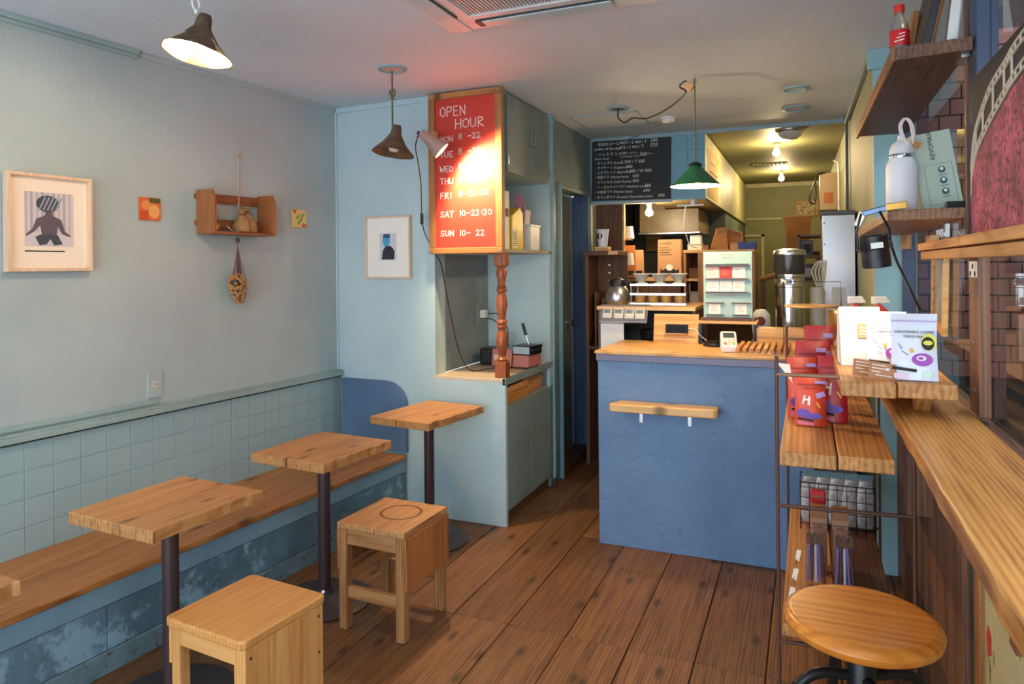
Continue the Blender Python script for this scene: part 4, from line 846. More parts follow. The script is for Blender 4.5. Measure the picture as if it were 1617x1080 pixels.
for i, (x, nm) in enumerate(((-.12, 'left'), (0.0, 'middle'), (.12, 'right'))):
    k = thing('glass_dripper', 'glass coffee dripper on top of the chrome rack, %s of three' % nm, 'dripper', (-.885 + x, 4.56, 1.431), 0, 'glass drippers on the rack')
    MB().lathe([(.018, .012), (.025, .02), (.052, .062), (.056, .066), (.052, .066), (.022, .024)], n=24).build('cone', FROST, k, smooth=True); MB().lathe([(.018, 0), (.04, .0), (.042, .006), (.018, .012)], n=24).build('foot', WHITE, k, smooth=True)
    MB().lathe([(.055, .064), (.06, .066), (.06, .070), (.054, .070)], n=24).build('rim', WHITE, k, smooth=True)
for i, (x, nm) in enumerate(((-.13, 'leftmost'), (-.045, 'second'), (.04, 'third'), (.125, 'rightmost'))):
    k = thing('glass_cup', 'amber glass cup on the lower tier of the chrome rack, %s in the row' % nm, 'cup', (-.885 + x, 4.56, 1.308), 0, 'glass cups on the lower tier')
    MB().lathe([(0, 0), (.028, 0), (.034, .05), (.032, .05), (.026, .006), (0, .006)], n=20).build('cup', AMB, k, smooth=True)

# dark wooden shelf unit and column at the left edge of the kitchen
t = thing('wood_column', 'rough dark wooden board standing under the menu board', 'column', (-1.5, 5.64, 0))
MB().bb(-.12, .105, 0, .035, 0, 2.06).build('board', COLW, t, bevel=.003); MB().bb(.105, .12, 0, .035, 0, 2.06).build('edge_strip', CTW, t)
t = thing('dark_shelf_unit', 'narrow dark wooden shelf with a cup on it left of the kitchen opening', 'shelf', (-1.48, 5.36, 0))
MB().bb(-.13, .14, -.10, .22, 1.635, 1.672).build('shelf_board', DARKW, t, bevel=.003); MB().bb(.065, .14, -.105, -.10, 1.64, 1.67).build('edge_block', CTW, t)
MB().bb(-.13, -.10, -.08, .22, 0, 1.635).build('side_board', DARKZ, t); MB().bb(-.10, .14, -.08, .22, .9, .93).build('shelf_board', DARKW, t)
for k, x in enumerate((-.06, .0, .06)): MB().bb(x, x + .012, -.05, .2, .93, 1.35 - .05 * k).build('divider', DARKZ, t)
for z in (1.5, 1.56): MB().cyl((.07, -.082, z), (.07, -.09, z), .006, n=8).build('screw', STEEL, t)
MB().bb(-.10, .14, .2, .22, .0, 1.635).build('back_board', COLW, t)
t = thing('cup_block', 'small wooden block under the paper cup', 'block', (-1.485, 5.36, 1.672)); MB().bb(-.055, .055, -.05, .05, 0, .032).build('block', CTW, t, bevel=.003)
t = thing('paper_cup', 'white paper cup with a round dark logo on the dark shelf', 'cup', (-1.485, 5.36, 1.704))
MB().lathe([(0, 0), (.034, 0), (.048, .13), (.051, .132), (.051, .137), (.047, .137), (.033, .006), (0, .006)], n=28).build('cup', plain('cup_white', srgb(216, 224, 232), .5), t, smooth=True)
lg = MB().lathe([(0, 0), (.022, 0), (.022, .002), (0, .002)], n=20, M=Matrix.Translation((-.012, -.0445, .085)) @ Matrix.Rotation(R(84), 4, 'X') @ Matrix.Rotation(0, 4, 'Z')).build('logo', INK, t)
MB().bb(-.016, -.004, -.048, -.0462, .068, .102).build('logo_stripe', PKC, t)
t = thing('white_slab', 'white board leaning in the gap left of the blue counter', 'board', (-1.165, 4.55, 0)); MB().bb(-.05, .05, 0, .02, .0, .62).build('panel', WHITE, t, bevel=.002)

# ================================================================ KITCHEN BEHIND
t = thing('hanging_cupboard', 'long cream wall cupboard hanging over the kitchen with posters on its side', 'cupboard', (0, 0, 0))
MB().bb(-1.19, -.755, 5.76, 9.72, 2.08, 2.612).build('body', plain('cupboard_under', srgb(150, 132, 96), .6), t)
for y0, y1 in ((5.715, 6.80), (6.81, 8.2), (8.21, 9.71)): MB().bb(-.755, -.738, y0, y1, 2.085, 2.60).build('door_panel', KCAB, t, bevel=.003)
o = MB().bb(-.7375, -.7355, 5.80, 6.55, 2.11, 2.50); o = o.build('poster', paint('poster_faded', srgb(206, 160, 92), srgb(170, 116, 60), 5, .7, 20, .03, srgb(128, 140, 70), .42, 6), t)
MB().bb(-.7355, -.7350, 5.95, 6.45, 2.32, 2.335).bb(-.7355, -.7350, 6.0, 6.3, 2.40, 2.41).build('poster_print', plain('poster_ink', srgb(90, 40, 24), .8), t)
HOODM = paint('hood_reflect_brown', srgb(150, 128, 94), srgb(122, 102, 72), 7, .35, 20, .05)  # stainless steel painted with the copper-brown of its reflections
t = thing('range_hood', 'stainless range hood glowing in the bulb light', 'range hood', (-1.175, 6.5, 1.86))
MB().bb(-.27, .27, 0, .7, 0, .212).bb(-.27, -.03, .01, .7, .2, .45).build('hood_box', HOODM, t, bevel=.004); MB().bb(-.28, .28, -.01, .71, -.018, 0).build('rim', STEEL, t, bevel=.003)
t = thing('kitchen_cabinet', 'open wooden cabinet under the kitchen cupboard, bags and boxes on top', 'cabinet', (-.68, 6.0, 0))
MB().bb(-.285, .285, 0, .45, 1.655, 1.68).build('top_board', CTW, t, bevel=.002); MB().bb(-.285, -.265, .01, .45, .0, 1.655).build('side_board', SGNW, t); MB().bb(.265, .285, .01, .45, .0, 1.655).build('side_board', SGNW, t)
MB().bb(-.265, .265, .43, .45, 0, 1.655).build('back_board', COLW, t); MB().bb(-.265, .265, .02, .43, 1.42, 1.44).build('shelf_board', CTW, t); MB().bb(-.265, .265, .02, .43, 1.18, 1.20).build('shelf_board', CTW, t)
MB().bb(-.165, -.05, .0, .016, 1.2, 1.655).build('door', SGNW, t)
def kbox(name, lab, cat, x, y, z, w, d, h, mat, group=None):
    t = thing(name, lab, cat, (x, y, z), 0, group); MB().bb(-w / 2, w / 2, -d / 2, d / 2, 0, h).build('body', mat, t, bevel=.003); MB().bb(-w / 2 - .001, w / 2 + .001, -d / 2 - .001, d / 2, h - .012, h - .008).build('lid_joint', DARKW, t); return t
kbox('small_box', 'flat white box on the left end of the kitchen cabinet', 'box', -.88, 6.12, 1.68, .12, .1, .055, IVORY)
kbox('small_box', 'square white box stacked on the flat box in the kitchen', 'box', -.875, 6.12, 1.735, .09, .09, .07, WHITE)
kbox('small_box', 'beige box beside the blue box on the kitchen cabinet', 'box', -.545, 6.1, 1.68, .09, .1, .055, TAN)
kbox('small_box', 'blue box on the right end of the kitchen cabinet', 'box', -.455, 6.06, 1.68, .14, .09, .06, plain('box_blue', srgb(52, 72, 148), .6))
kbox('small_box', 'small dark box between white box and paper bags', 'box', -.785, 6.08, 1.68, .04, .06, .04, CARD)
def kbag(lab, x, y, z, w, h, lean, o):
    t = thing('paper_bag', lab, 'paper bag', (x, y, z), R(lean), 'brown paper bags in the kitchen')
    MB().prism([(a * w, c * h) for a, c in o], -.035, .035, 1).build('bag', KRAFT, t, bevel=.003); MB().prism([(o[3][0] * w, o[3][1] * h), (o[2][0] * w, o[2][1] * h), (o[2][0] * w + .01, o[2][1] * h - .04), (o[3][0] * w + .004, o[3][1] * h - .05)], -.037, -.035, 1).build('fold', CARD, t)
kbag('brown paper bag leaning on the kitchen cabinet, left one', -.69, 6.14, 1.68, .15, .19, 12, [(-.5, 0), (.5, 0), (.38, 1), (-.12, .97)])
kbag('brown paper bag leaning on the kitchen cabinet, right one', -.575, 6.24, 1.68, .14, .19, -10, [(-.5, 0), (.5, 0), (.45, .78), (-.3, .95)])
kbox('storage_carton', 'small carton on the upper shelf inside the kitchen cabinet', 'box', -.89, 6.14, 1.44, .09, .1, .09, CARD)
kbox('storage_carton', 'pale bundle on the lower shelf inside the kitchen cabinet', 'box', -.87, 6.14, 1.20, .12, .1, .13, IVORY)
t = thing('print_bag', 'large printed brown bag standing behind the drippers', 'bag', (-1.11, 6.2, 1.45))
MB().prism([(-.105, 0), (.105, 0), (.10, .33), (-.10, .33)], -.04, .04, 1).build('bag', TAN, t, bevel=.004); text('COFFEE', .03, INK, t, (-.085, -.0405, .285))
for k in range(4): MB().bb(-.085, .0 + .02 * (k % 2), -.0412, -.0405, .255 - k * .02, .260 - k * .02).build('print_line', INK, t)
MB().prism([(-.08, .02), (.08, .02), (.08, .07), (.05, .06), (.03, .08), (-.03, .08), (-.055, .06), (-.08, .075)], -.0415, -.0405, 1).build('dark_print', INK, t); MB().prism(oval(0, .085, .03, .028), -.0425, -.0415, 1).build('emblem', PAPER, t)
t = thing('kitchen_worktop', 'wooden worktop in the dark part of the kitchen', 'worktop', (-1.2, 6.05, 0)); MB().bb(-.45, .22, 0, .6, 1.42, 1.45).build('top', CTW, t); MB().bb(-.44, .2, .02, .58, 0, 1.42).build('base', COLW, t)
for i, (x, h, lab) in enumerate(((-1.42, .28, 'orange-brown coffee pack standing beside the dark column'), (-1.36, .24, 'tall beige coffee pack next to the orange-brown one'))):
    t = thing('coffee_pack', lab, 'coffee pack', (x, 6.02 + .06 * i, 1.45), R(10)); MB().prism([(-.045, 0), (.045, 0), (.04, h), (-.04, h)], -.03, .03, 1).build('pack', (plain('pack_orange', srgb(176, 96, 40), .6), TAN)[i], t, bevel=.004); MB().bb(-.03, .03, -.0306, -.03, .02, .06).build('label', INK, t)
for i, (z, lab) in enumerate(((1.56, 'upside-down white paper cup at the column edge, lower one'), (1.78, 'upside-down white paper cup at the column edge, upper one'))):
    t = thing('paper_cup', lab, 'cup', (-1.365, 5.74, z), 0, 'upside-down cups at the column'); MB().lathe([(.042, .0), (.03, .10), (0, .10)], n=18).build('cup', WHITE, t, smooth=True); MB().bb(-.04, .02, -.07, .04, -.014, 0).build('peg', CTW, t)
t = thing('hanging_tin', 'square brass tin hanging on the dark kitchen wall', 'tin', (-1.46, 7.28, 1.70)); MB().bb(-.08, .08, -.06, 0, 0, .14).build('tin', plain('dull_brass', srgb(120, 92, 52), .4, .6), t, bevel=.004); MB().bb(-.082, .082, -.062, .0, .136, .146).build('rim', BRASS, t)
t = thing('conduit_rail', 'white cable rail with a hanging cord under the hanging cupboard', 'rail', (-.82, 5.74, 2.03))
MB().bb(-.15, .06, 0, .012, .0, .012).build('rail', WHITE, t); MB().tube(curve([(-.08, .0, .0), (-.09, 0, -.15), (-.06, .02, -.3), (.0, .04, -.34)], 6), .004).build('cord', WHITE, t, smooth=True); MB().bb(-.04, -.01, -.005, .02, .012, .03).bb(-.04, -.01, -.005, .02, .03, .052).build('clip', WHITE, t)
# right side of the kitchen
t = thing('steel_fridge', 'tall pale steel refrigerator side with small screws', 'refrigerator', (.175, 5.02, 0))
MB().bb(-.085, .11, 0, .6, 0, 1.872).build('side_panel', plain('fridge_grey', srgb(172, 174, 180), .25, .6), t, bevel=.004); MB().bb(-.09, .112, -.01, .61, 1.872, 1.90).build('top', plain('fridge_top', srgb(66, 66, 70), .5), t, bevel=.002)
for z in (1.82, 1.68, 1.36, 1.15): MB().cyl((-.072, -.004, z), (-.072, .0, z), .005, n=8).build('screw', INK, t)
o = MB().bb(-.03, .05, -.002, 0, 1.17, 1.40).build('notice', PAPER, t); text('1F 2F', .02, plain('print_orange', srgb(214, 150, 90), .8), o, (-.02, -.0024, 1.24)); MB().bb(-.03, .05, -.0026, -.002, 1.17, 1.20).build('notice_strip', plain('lime', srgb(206, 216, 70), .6), o)
t = thing('storage_rack', 'wooden rack of black containers beside the refrigerator', 'rack', (.03, 5.75, 0))
for z in (1.0, 1.42, 1.60, 1.76): MB().bb(-.10, .16, 0, .4, z, z + .015).build('shelf_board', DARKW, t)
for x in (-.1, .145): MB().bb(x, x + .015, .0, .4, 0, 1.78).build('side_post', DARKZ, t)
for i, (z, lab) in enumerate(((1.615, 'black container on the upper shelf of the kitchen rack'), (1.435, 'black container with grey label on the middle shelf of the kitchen rack'))):
    k = thing('black_container', lab, 'container', (-.02, 5.86, z)); MB().bb(-.05, .06, -.06, .08, 0, .12).build('box', BLK, k, bevel=.004); MB().bb(-.01, .045, -.0608, -.06, .02, .09).build('label', (INK, plain('label_grey', srgb(150, 158, 170), .6))[i], k)
t = thing('burlap_bin', 'tapered brown burlap bin on top of the kitchen rack', 'bin', (-.075, 6.55, 1.66))
MB().lathe([(0, 0), (.115, 0), (.155, .30), (.15, .31), (.11, .01), (0, .01)], n=4, M=Matrix.Rotation(R(45), 4, 'Z')).build('bin', paint('burlap_orange', srgb(176, 118, 52), srgb(150, 94, 38), 8, .8, 90, .4), t, bevel=.004)
MB().lathe([(.152, .298), (.16, .30), (.16, .312), (.152, .312)], n=4, M=Matrix.Rotation(R(45), 4, 'Z')).build('rim', TAN, t)
t = thing('tall_shelf', 'tall plain shelf carrying the burlap bin', 'shelf', (-.075, 6.55, 0)); MB().bb(-.17, .17, -.17, .17, 1.63, 1.66).build('top_board', DARKW, t)
for x in (-.16, .16):
    for y in (-.16, .16): MB().bb(x - .01, x + .01, y - .01, y + .01, 0, 1.63).build('leg', DARKZ, t)
t = thing('breaker_box', 'tan breaker box high on the right kitchen wall', 'breaker box', (.20, 7.05, 2.05))
MB().bb(-.09, .07, 0, .32, 0, .34).build('case', plain('breaker_tan', srgb(150, 128, 96), .5), t, bevel=.004); MB().bb(-.055, .02, -.002, 0, .06, .16).build('label', plain('breaker_label', srgb(150, 84, 34), .6), t)
MB().tube(curve([(-.02, .02, .34), (-.10, -.02, .33), (-.15, -.03, .22), (-.18, -.03, .1), (-.15, -.03, .06), (-.125, -.03, .12), (-.13, -.03, .28)], 7), .008).build('cable', BLK, t, smooth=True)
t = thing('white_pipe', 'slim white pipe running down beside the breaker box', 'pipe', (.262, 6.9, 1.9)); MB().tube([(-.04, 0, .58), (-.005, 0, .56), (0, 0, .5), (0, 0, -.9)], .009, 10).build('pipe', IVORY, t, smooth=True); MB().bb(-.012, .012, -.012, .012, .2, .22).build('clip', STEEL, t)
t = thing('wall_picture', 'small framed group photo far back in the kitchen', 'picture', (.0, 9.725, 2.27)); MB().bb(-.13, .14, 0, .02, -.10, .10).build('frame', SGNX, t, bevel=.004); MB().bb(-.115, .125, -.002, 0, -.085, .085).build('print', paint('print_sepia', srgb(196, 176, 128), srgb(70, 52, 34), 26, .7), t)
t = thing('tap_arm', 'orange-brown wooden arm behind the grinder', 'arm', (-.33, 6.3, 1.42)); MB().tube([(-.05, 0, 0), (.16, 0, .07)], .022, 10).build('arm', SGNX, t, smooth=True); MB().bb(-.04, .0, -.02, .02, -1.42, .0).build('post', DARKZ, t)
t = thing('paper_roll_stack', 'white canister with steel base beside the refrigerator', 'canister', (.055, 4.86, .95)); MB().lathe([(0, 0), (.045, 0), (.045, .10), (0, .10)], n=24).build('base', STEEL, t, smooth=True); MB().lathe([(0, .10), (.043, .10), (.043, .44), (.035, .455), (0, .455)], n=24).build('body', IVORY, t, smooth=True)
hs = MB()
for k in range(4): hs.tube(curve([(.0 + .012 * k, -.01, .46), (-.03 + .02 * k, -.02, .56), (.02 + .01 * k, -.03, .62), (.04, 0, .5)], 5), .006, 6)
hs.build('hose', IVORY, t, smooth=True)
t = thing('small_figurine', 'small white round ornament on the back worktop by the grinder', 'ornament', (-.28, 4.80, .95)); MB().lathe([(0, 0), (.07, 0), (.075, .05), (.05, .13), (.06, .22), (.055, .28), (.03, .31), (0, .315)], n=22).build('body', WHITE, t, smooth=True); MB().lathe([(0, 0), (.03, 0), (.03, .003), (0, .003)], n=14, M=Matrix.Translation((0, -.058, .24)) @ Matrix.Rotation(R(90), 4, 'X')).build('face', plain('dark_red', srgb(120, 40, 34), .6), t)

# ================================================================ RIGHT SIDE: BAR, RACK, WINDOW SHELVES
t = thing('window_bar', 'long thick live-edge wooden bar top under the window at the right', 'bar counter')
rb = random.Random(3); pts = [(.240 + rb.uniform(-.003, .003), 2.82 - k * .08) for k in range(40)]
MB().prism(pts + [(.453, pts[-1][1]), (.453, 2.82)], 1.056, 1.10).build('top', BARW, t, bevel=.006)
for y in (.2, 1.6): MB().bb(.36, .395, y, y + .05, .8, 1.056).build('bracket', DARKZ, t)
MB().bb(.20 + .1, .40, 2.70, 2.76, .70, 1.056).build('support', DARKZ, t)
wlow = bpy.data.objects['wall_right_low']
for y0, y1, x, m, nm in ((2.20, 2.55, .375, DARKZ, 'board'), (2.555, 2.80, .38, DARKZ, 'board'), (2.81, 3.05, .385, COLW, 'board'), (3.06, 3.3, .385, DARKZ, 'board'), (2.10, 2.185, .39, paint('green_strip', srgb(50, 62, 52)), 'board'), (1.965, 2.03, .37, SGNW, 'post')):
    MB().bb(x, .40, y0, y1, 0, 1.05).build(nm, m, wlow, bevel=.003)
t = thing('floral_panel', 'cream panel painted with red flowers under the bar at the right edge', 'panel', (.392, 1.6, 0))
MB().bb(-.012, .006, -.6, .36, 0, 1.04).build('panel', paint('floral_ground', srgb(190, 178, 136), srgb(168, 158, 112), 6, .7, 20, .05), t)
RF = plain('flower_red', srgb(186, 52, 46), .7); GF = plain('flower_green', srgb(120, 134, 54), .7); rq = random.Random(5)
for k in range(16):
    cy, cz = rq.uniform(-.5, .33), rq.uniform(.3, 1.0); m = MB()
    for q in range(5): m.prism(oval(cy + .014 * math.cos(q * 1.257), cz + .02 * math.sin(q * 1.257), .012, .016, 10), -.0128 - .0001 * q, -.012, 0)
    m.build('flower', RF, t); m = MB()
    for q in range(4): m.prism(oval(cy + rq.uniform(-.05, .05), cz - .05 + rq.uniform(-.04, .04), .006, .02, 8), -.0126, -.012, 0)
    m.build('leaf', GF, t)

# ---- display rack of rusty rods and thick boards
t = thing('display_rack', 'rusty rod display rack with three tiers of thick wooden shelves', 'rack')
for x, y, z in ((-.096, 2.425, 1.255), (-.096, 3.62, 1.255), (.296, 2.46, 1.02), (.296, 3.62, 1.14)):
    MB().cyl((x, y, 0), (x, y, z), .0058, n=10).build('upright_rod', RUST, t, smooth=True); MB().lathe([(0, -.006), (.007, 0), (0, .008)], (x, y, z), 10).build('rod_knob', STEEL, t, smooth=True)
for y in (2.425, 3.62):
    MB().cyl((-.096, y, 1.195), (.262, y + (0.0), 1.195), .0062, n=10).build('rung', plain('rod_warm', srgb(150, 112, 88), .45, .3), t, smooth=True)
    for z in (.77, .33): MB().cyl((-.096, y, z), (.296, y + .035 * (y < 3), z), .0062, n=10).build('rung', RUST, t, smooth=True)
for x0, x1 in ((-.088, .078), (.083, .241)): MB().bb(x0, x1, 2.405 + (.012 if x0 > 0 else 0), 3.58, .905, .950).build('shelf_plank', SHW, t, bevel=.004)
for x0, x1 in ((.089, .236), (.240, .394)): MB().bb(x0, x1, 2.315 + (.02 if x0 > .2 else 0), 3.78, 1.155, 1.20).build('shelf_plank', SHW, t, bevel=.004)
for x0, x1 in ((-.085, .075), (.078, .255)): MB().bb(x0, x1, 2.40, 3.60, .362, .40).build('shelf_plank', DARKW if x0 > 0 else SHW, t, bevel=.004)
MB().prism([(2.46, 1.10), (2.52, 1.10), (2.52, 1.155), (2.40, 1.155)], .30, .34, 0).build('wedge', SHW, t)
for y in (3.5,): MB().bb(.10, .12, y, y + .02, .95, 1.155).build('riser', RUST, t)

def pouch(name, label, x, y, z, rz, w, h, d, mat, deco, group=None, lean=-7, cat='coffee bag'):
    t = thing(name, label, cat, (x, y, z), 0, group); t.rotation_euler = (R(lean), 0, R(rz))
    m = MB(); nu, nv = 8, 10; vs = []; fs = []
    for s in (-1, 1):
        for j in range(nv + 1):
            v = j / nv; th = d / 2 * (1 - v) ** .55 * (1 if v > .06 else .9) + .0012
            ww = w * (1 - .05 * math.sin(math.pi * v))
            for i in range(nu + 1):
                u = i / nu; e = (math.sin(math.pi * u) ** .45) if 0 < u < 1 else 0
                vs.append(((u - .5) * ww, s * (th * (.25 + .75 * e)) + d * .12 * 0, v * h))
    k = nu + 1; q = k * (nv + 1)
    for j in range(nv):
        for i in range(nu):
            a = j * k + i; fs.append((a, a + 1, a + k + 1, a + k)); fs.append((q + a + 1, q + a, q + a + k, q + a + k + 1))
    for i in range(nu): fs.append((i + 1, i, q + i, q + i + 1)); a = nv * k + i; fs.append((a, a + 1, q + a + 1, q + a))
    for j in range(nv): a = j * k; fs.append((a, a + k, q + a + k, q + a)); a += nu; fs.append((a + k, a, q + a, q + a + k))
    m.add(vs, fs); pb = m.build('pouch', mat, t, smooth=True)
    def yat(zz): v = zz / h; return -(d / 2 * (1 - v) ** .55 + .0025)
    cnt = [0]
    def put(poly, mt, nm, zz):      # print lying on the slanting front
        cnt[0] += 1; a = math.atan2(yat(zz + .01) - yat(zz - .01), .02); M = Matrix.Translation((0, yat(zz) - .0005 * cnt[0], zz)) @ Matrix.Rotation(-a, 4, 'X')
        MB().prism([(p[0], p[1] - zz) for p in poly], -.0014, 0, 1, M).build(nm, mt, t)
    def word(body, s, x0, zz, mt, al='CENTER'):
        a = math.atan2(yat(zz + .01) - yat(zz - .01), .02); text(body, s, mt, t, (x0, yat(zz) - .003, zz), (R(90) - a, 0, 0), align=al)
    deco(put, word, w, h); return t
def strip(cx, cz, a, L, wd):
    ca, sa = math.cos(R(a)), math.sin(R(a)); return [(cx + ca * u - sa * v, cz + sa * u + ca * v) for u, v in ((-L, -wd), (L, -wd), (L, wd), (-L, wd))]
RED = plain('bag_red', srgb(186, 34, 40), .35); ORED = plain('bag_orange_red', srgb(214, 72, 44), .35); VIO = plain('print_violet', srgb(104, 74, 176), .5); DRED = plain('print_dark_red', srgb(96, 18, 26), .5)
PUR = plain('print_purple', srgb(156, 66, 168), .5); BGY = plain('bag_white', srgb(224, 226, 238), .32); LIME = plain('seal_yellow', srgb(222, 212, 70), .5); ORA = plain('print_orange_bag', srgb(236, 170, 70), .5); PKB = plain('print_pink', srgb(216, 110, 150), .5); LILAC = plain('print_lilac', srgb(176, 150, 214), .5)
def deco_red(put, word, w, h):
    word('SARUTAHIKO COFFEE', w * .085, 0, h * .80, DRED); word('TOKYO EBISU', w * .07, 0, h * .735, DRED)
    put(strip(-.0 + w * .3, h * .62, 20, w * .14, h * .05), LILAC, 'print_patch', h * .62); put(oval(w * .05, h * .2, w * .3, h * .06), VIO, 'print_patch', h * .2); put(oval(-w * .25, h * .26, w * .2, h * .08), VIO, 'print_patch', h * .26)
    put(strip(-w * .22, h * .52, 75, h * .09, w * .025), PAPER, 'print_mark', h * .52); put(strip(-w * .06, h * .5, 85, h * .09, w * .035), PAPER, 'print_mark', h * .5); put(strip(-w * .13, h * .52, 0, w * .08, h * .016), PAPER, 'print_mark', h * .52)
    put(strip(w * .22, h * .42, -60, h * .055, w * .03), ORA, 'print_mark', h * .42); put(strip(-w * .18, h * .13, -8, w * .24, h * .018), INK, 'print_bar', h * .13); put(strip(-w * .18, h * .06, -6, w * .26, h * .025), PKB, 'print_patch', h * .06)
    put(strip(w * .3, h * .87, 0, w * .16, h * .03), LILAC, 'print_patch', h * .87)
RG = 'red coffee bags on the rack'
pouch('coffee_bag', 'red patterned coffee bag standing foremost on the middle shelf of the rack', .006, 2.83, .95, 6, .112, .185, .05, ORED, deco_red, RG)
pouch('coffee_bag', 'darker red coffee bag just right of the foremost red bag', .083, 2.925, .95, -4, .108, .25, .05, RED, deco_red, RG)
pouch('coffee_bag', 'orange-red coffee bag with a white price flap, behind the foremost red bag', -.022, 2.97, .95, 10, .11, .235, .05, ORED, deco_red, RG)
pouch('coffee_bag', 'red coffee bag leaning in the second row, under the white tag', .012, 3.12, .95, 4, .12, .285, .05, RED, deco_red, RG)
pouch('coffee_bag', 'tallest red coffee bag at the back of the row on the rack', .042, 3.30, .95, 0, .12, .335, .05, RED, deco_red, RG)
t = thing('price_flap', 'white folded price flap sticking out beside the red bags', 'price tag', (-.07, 2.90, 1.09)); t.rotation_euler = (0, R(-20), R(20)); MB().prism([(-.012, .09), (.03, .07), (.014, 0)], 0, .0012, 1).build('flap', PAPER, t)
def deco_white(put, word, w, h):
    word('SARUTAHIKO COFFEE', w * .085, -.0, h * .70, INK); word('TOKYO EBISU', w * .075, 0, h * .635, INK)
    put(oval(w * .16, h * .31, w * .22, h * .095), PUR, 'print_saucer', h * .31); put(oval(w * .14, h * .33, w * .10, h * .04), BGY, 'print_ring', h * .325); put(oval(w * .13, h * .33, w * .06, h * .022), PUR, 'print_dot', h * .327)
    put(oval(-w * .06, h * .44, w * .045, h * .035), ORA, 'print_dot', h * .44); put(strip(-w * .3, h * .5, -60, h * .05, w * .006), INK, 'print_line', h * .5); put(strip(-w * .2, h * .40, -35, w * .08, w * .006), INK, 'print_line', h * .40)
    put(strip(-w * .22, h * .16, -6, w * .26, h * .022), INK, 'print_bar', h * .16); put(oval(w * .25, h * .1, w * .1, h * .05), plain('print_mint', srgb(196, 224, 206), .6), 'print_patch', h * .1); put(strip(-w * .3, h * .06, 0, w * .14, h * .04), plain('print_rose', srgb(226, 196, 214), .6), 'print_patch', h * .06)
    put(strip(0, h * .88, 0, w * .48, h * .006), LILAC, 'zip_line', h * .88)
def deco_white_seal(put, word, w, h):
    deco_white(put, word, w, h); put(oval(w * .3, h * .57, w * .16, h * .125), LIME, 'seal', h * .565); put(oval(w * .28, h * .55, w * .13, h * .10), INK, 'seal_centre', h * .555); put(oval(w * .28, h * .56, w * .10, h * .035), LIME, 'seal_print', h * .56)
pouch('coffee_bag', 'white coffee bag with purple saucer print and round yellow seal', .292, 2.40, 1.20, -3, .125, .20, .045, BGY, deco_white_seal, 'white coffee bags on the rack')
pouch('coffee_bag', 'white coffee bag half hidden behind the one with yellow seal', .235, 2.56, 1.20, 4, .12, .195, .045, BGY, deco_white, 'white coffee bags on the rack')
for x, y, rz, lab in ((.163, 2.43, 12, 'tan card with white print, left and farther back on the upper rack shelf'), (.203, 2.375, 8, 'tan card with white print before the white bags')):
    t = thing('info_card', lab, 'card', (x, y, 1.20)); t.rotation_euler = (R(-14), R(8), R(rz)); q = MB().bb(-.038, .038, 0, .0012, 0, .052).build('card', plain('tan_info', srgb(184, 128, 88), .7), t)
    for k, (a, c) in enumerate(((-.03, .01), (-.03, .02), (-.03, -.005), (-.018, .028))): MB().bb(a, c, -.0006, 0, .042 - k * .010, .0445 - k * .010).build('print_line', PAPER, q)
    MB().prism(oval(.014, .034, .005, .005, 12), -.0006, 0, 1).build('print_dot', PAPER, q)
t = thing('leaflet_holder', 'bright white leaflet holder standing on the upper rack shelf', 'leaflet holder', (.165, 2.74, 1.20)); t.rotation_euler = (0, 0, R(4))
MB().prism([(-.07, 0), (.06, 0), (.05, .19), (.0, .20)], -.065, .065, 0).build('leaflet_block', PAPER, t, bevel=.002); MB().prism([(-.074, 0), (-.0715, 0), (-.015, .16), (-.0175, .16)], -.07, .07, 0).build('clear_front', CLEAR, t)
Ml = Matrix.Translation((.01, -.0745, .0)) @ Matrix.Rotation(R(-19.4), 4, 'X'); MB().bb(-.02, .035, -.002, .0, .10, .15, Ml).build('print_patch', TAN, t)
for k in range(3): MB().bb(-.014, .028, -.003, -.002, .112 + k * .011, .115 + k * .011, Ml).build('print_line', PAPER, t)
for i, (x, lab) in enumerate(((.168, 'gable-topped red and white drink carton, left one behind the leaflets'), (.25, 'gable-topped red and white drink carton, right one behind the leaflets'))):
    t = thing('gable_carton', lab, 'carton', (x, 3.02, 1.20), R(6), 'gable-topped cartons'); MB().bb(-.034, .034, -.034, .034, 0, .165).build('body', plain('carton_cream', srgb(236, 214, 196), .6), t, bevel=.002)
    MB().prism([(-.034, .165), (.034, .165), (0, .20)], -.034, .034, 1).build('roof', plain('carton_red', srgb(168, 34, 34), .5), t, bevel=.002); MB().bb(-.026, .026, -.003, .003, .198, .225).build('ridge', PAPER, t); MB().box((.004, -.03, .212), (.05, .03, .004), (R(30), 0, R(12))).build('tag', PAPER, t)
t = thing('kraft_canister', 'amber brown canister at the far end of the upper rack shelf', 'canister', (.125, 3.55, 1.20)); MB().lathe([(0, 0), (.04, 0), (.04, .125), (0, .125)], n=28).build('body', plain('amber_tin', srgb(170, 112, 48), .35, .3), t, smooth=True); MB().lathe([(0, .125), (.042, .125), (.042, .14), (0, .142)], n=28).build('lid', BRASS, t, smooth=True); MB().lathe([(0, 0), (.012, 0), (.012, .002), (0, .002)], n=14, M=Matrix.Translation((.015, -.039, .06)) @ Matrix.Rotation(R(90), 4, 'X')).build('label', PAPER, t)
t = thing('price_tag', 'white tag leaning before the amber canister', 'price tag', (.125, 3.30, 1.20)); t.rotation_euler = (R(-20), R(14), 0); MB().bb(-.022, .022, 0, .0015, 0, .075).build('card', PAPER, t); MB().bb(-.015, .012, -.0005, 0, .04, .043).bb(-.015, .006, -.0005, 0, .03, .033).build('print_line', INK, t)

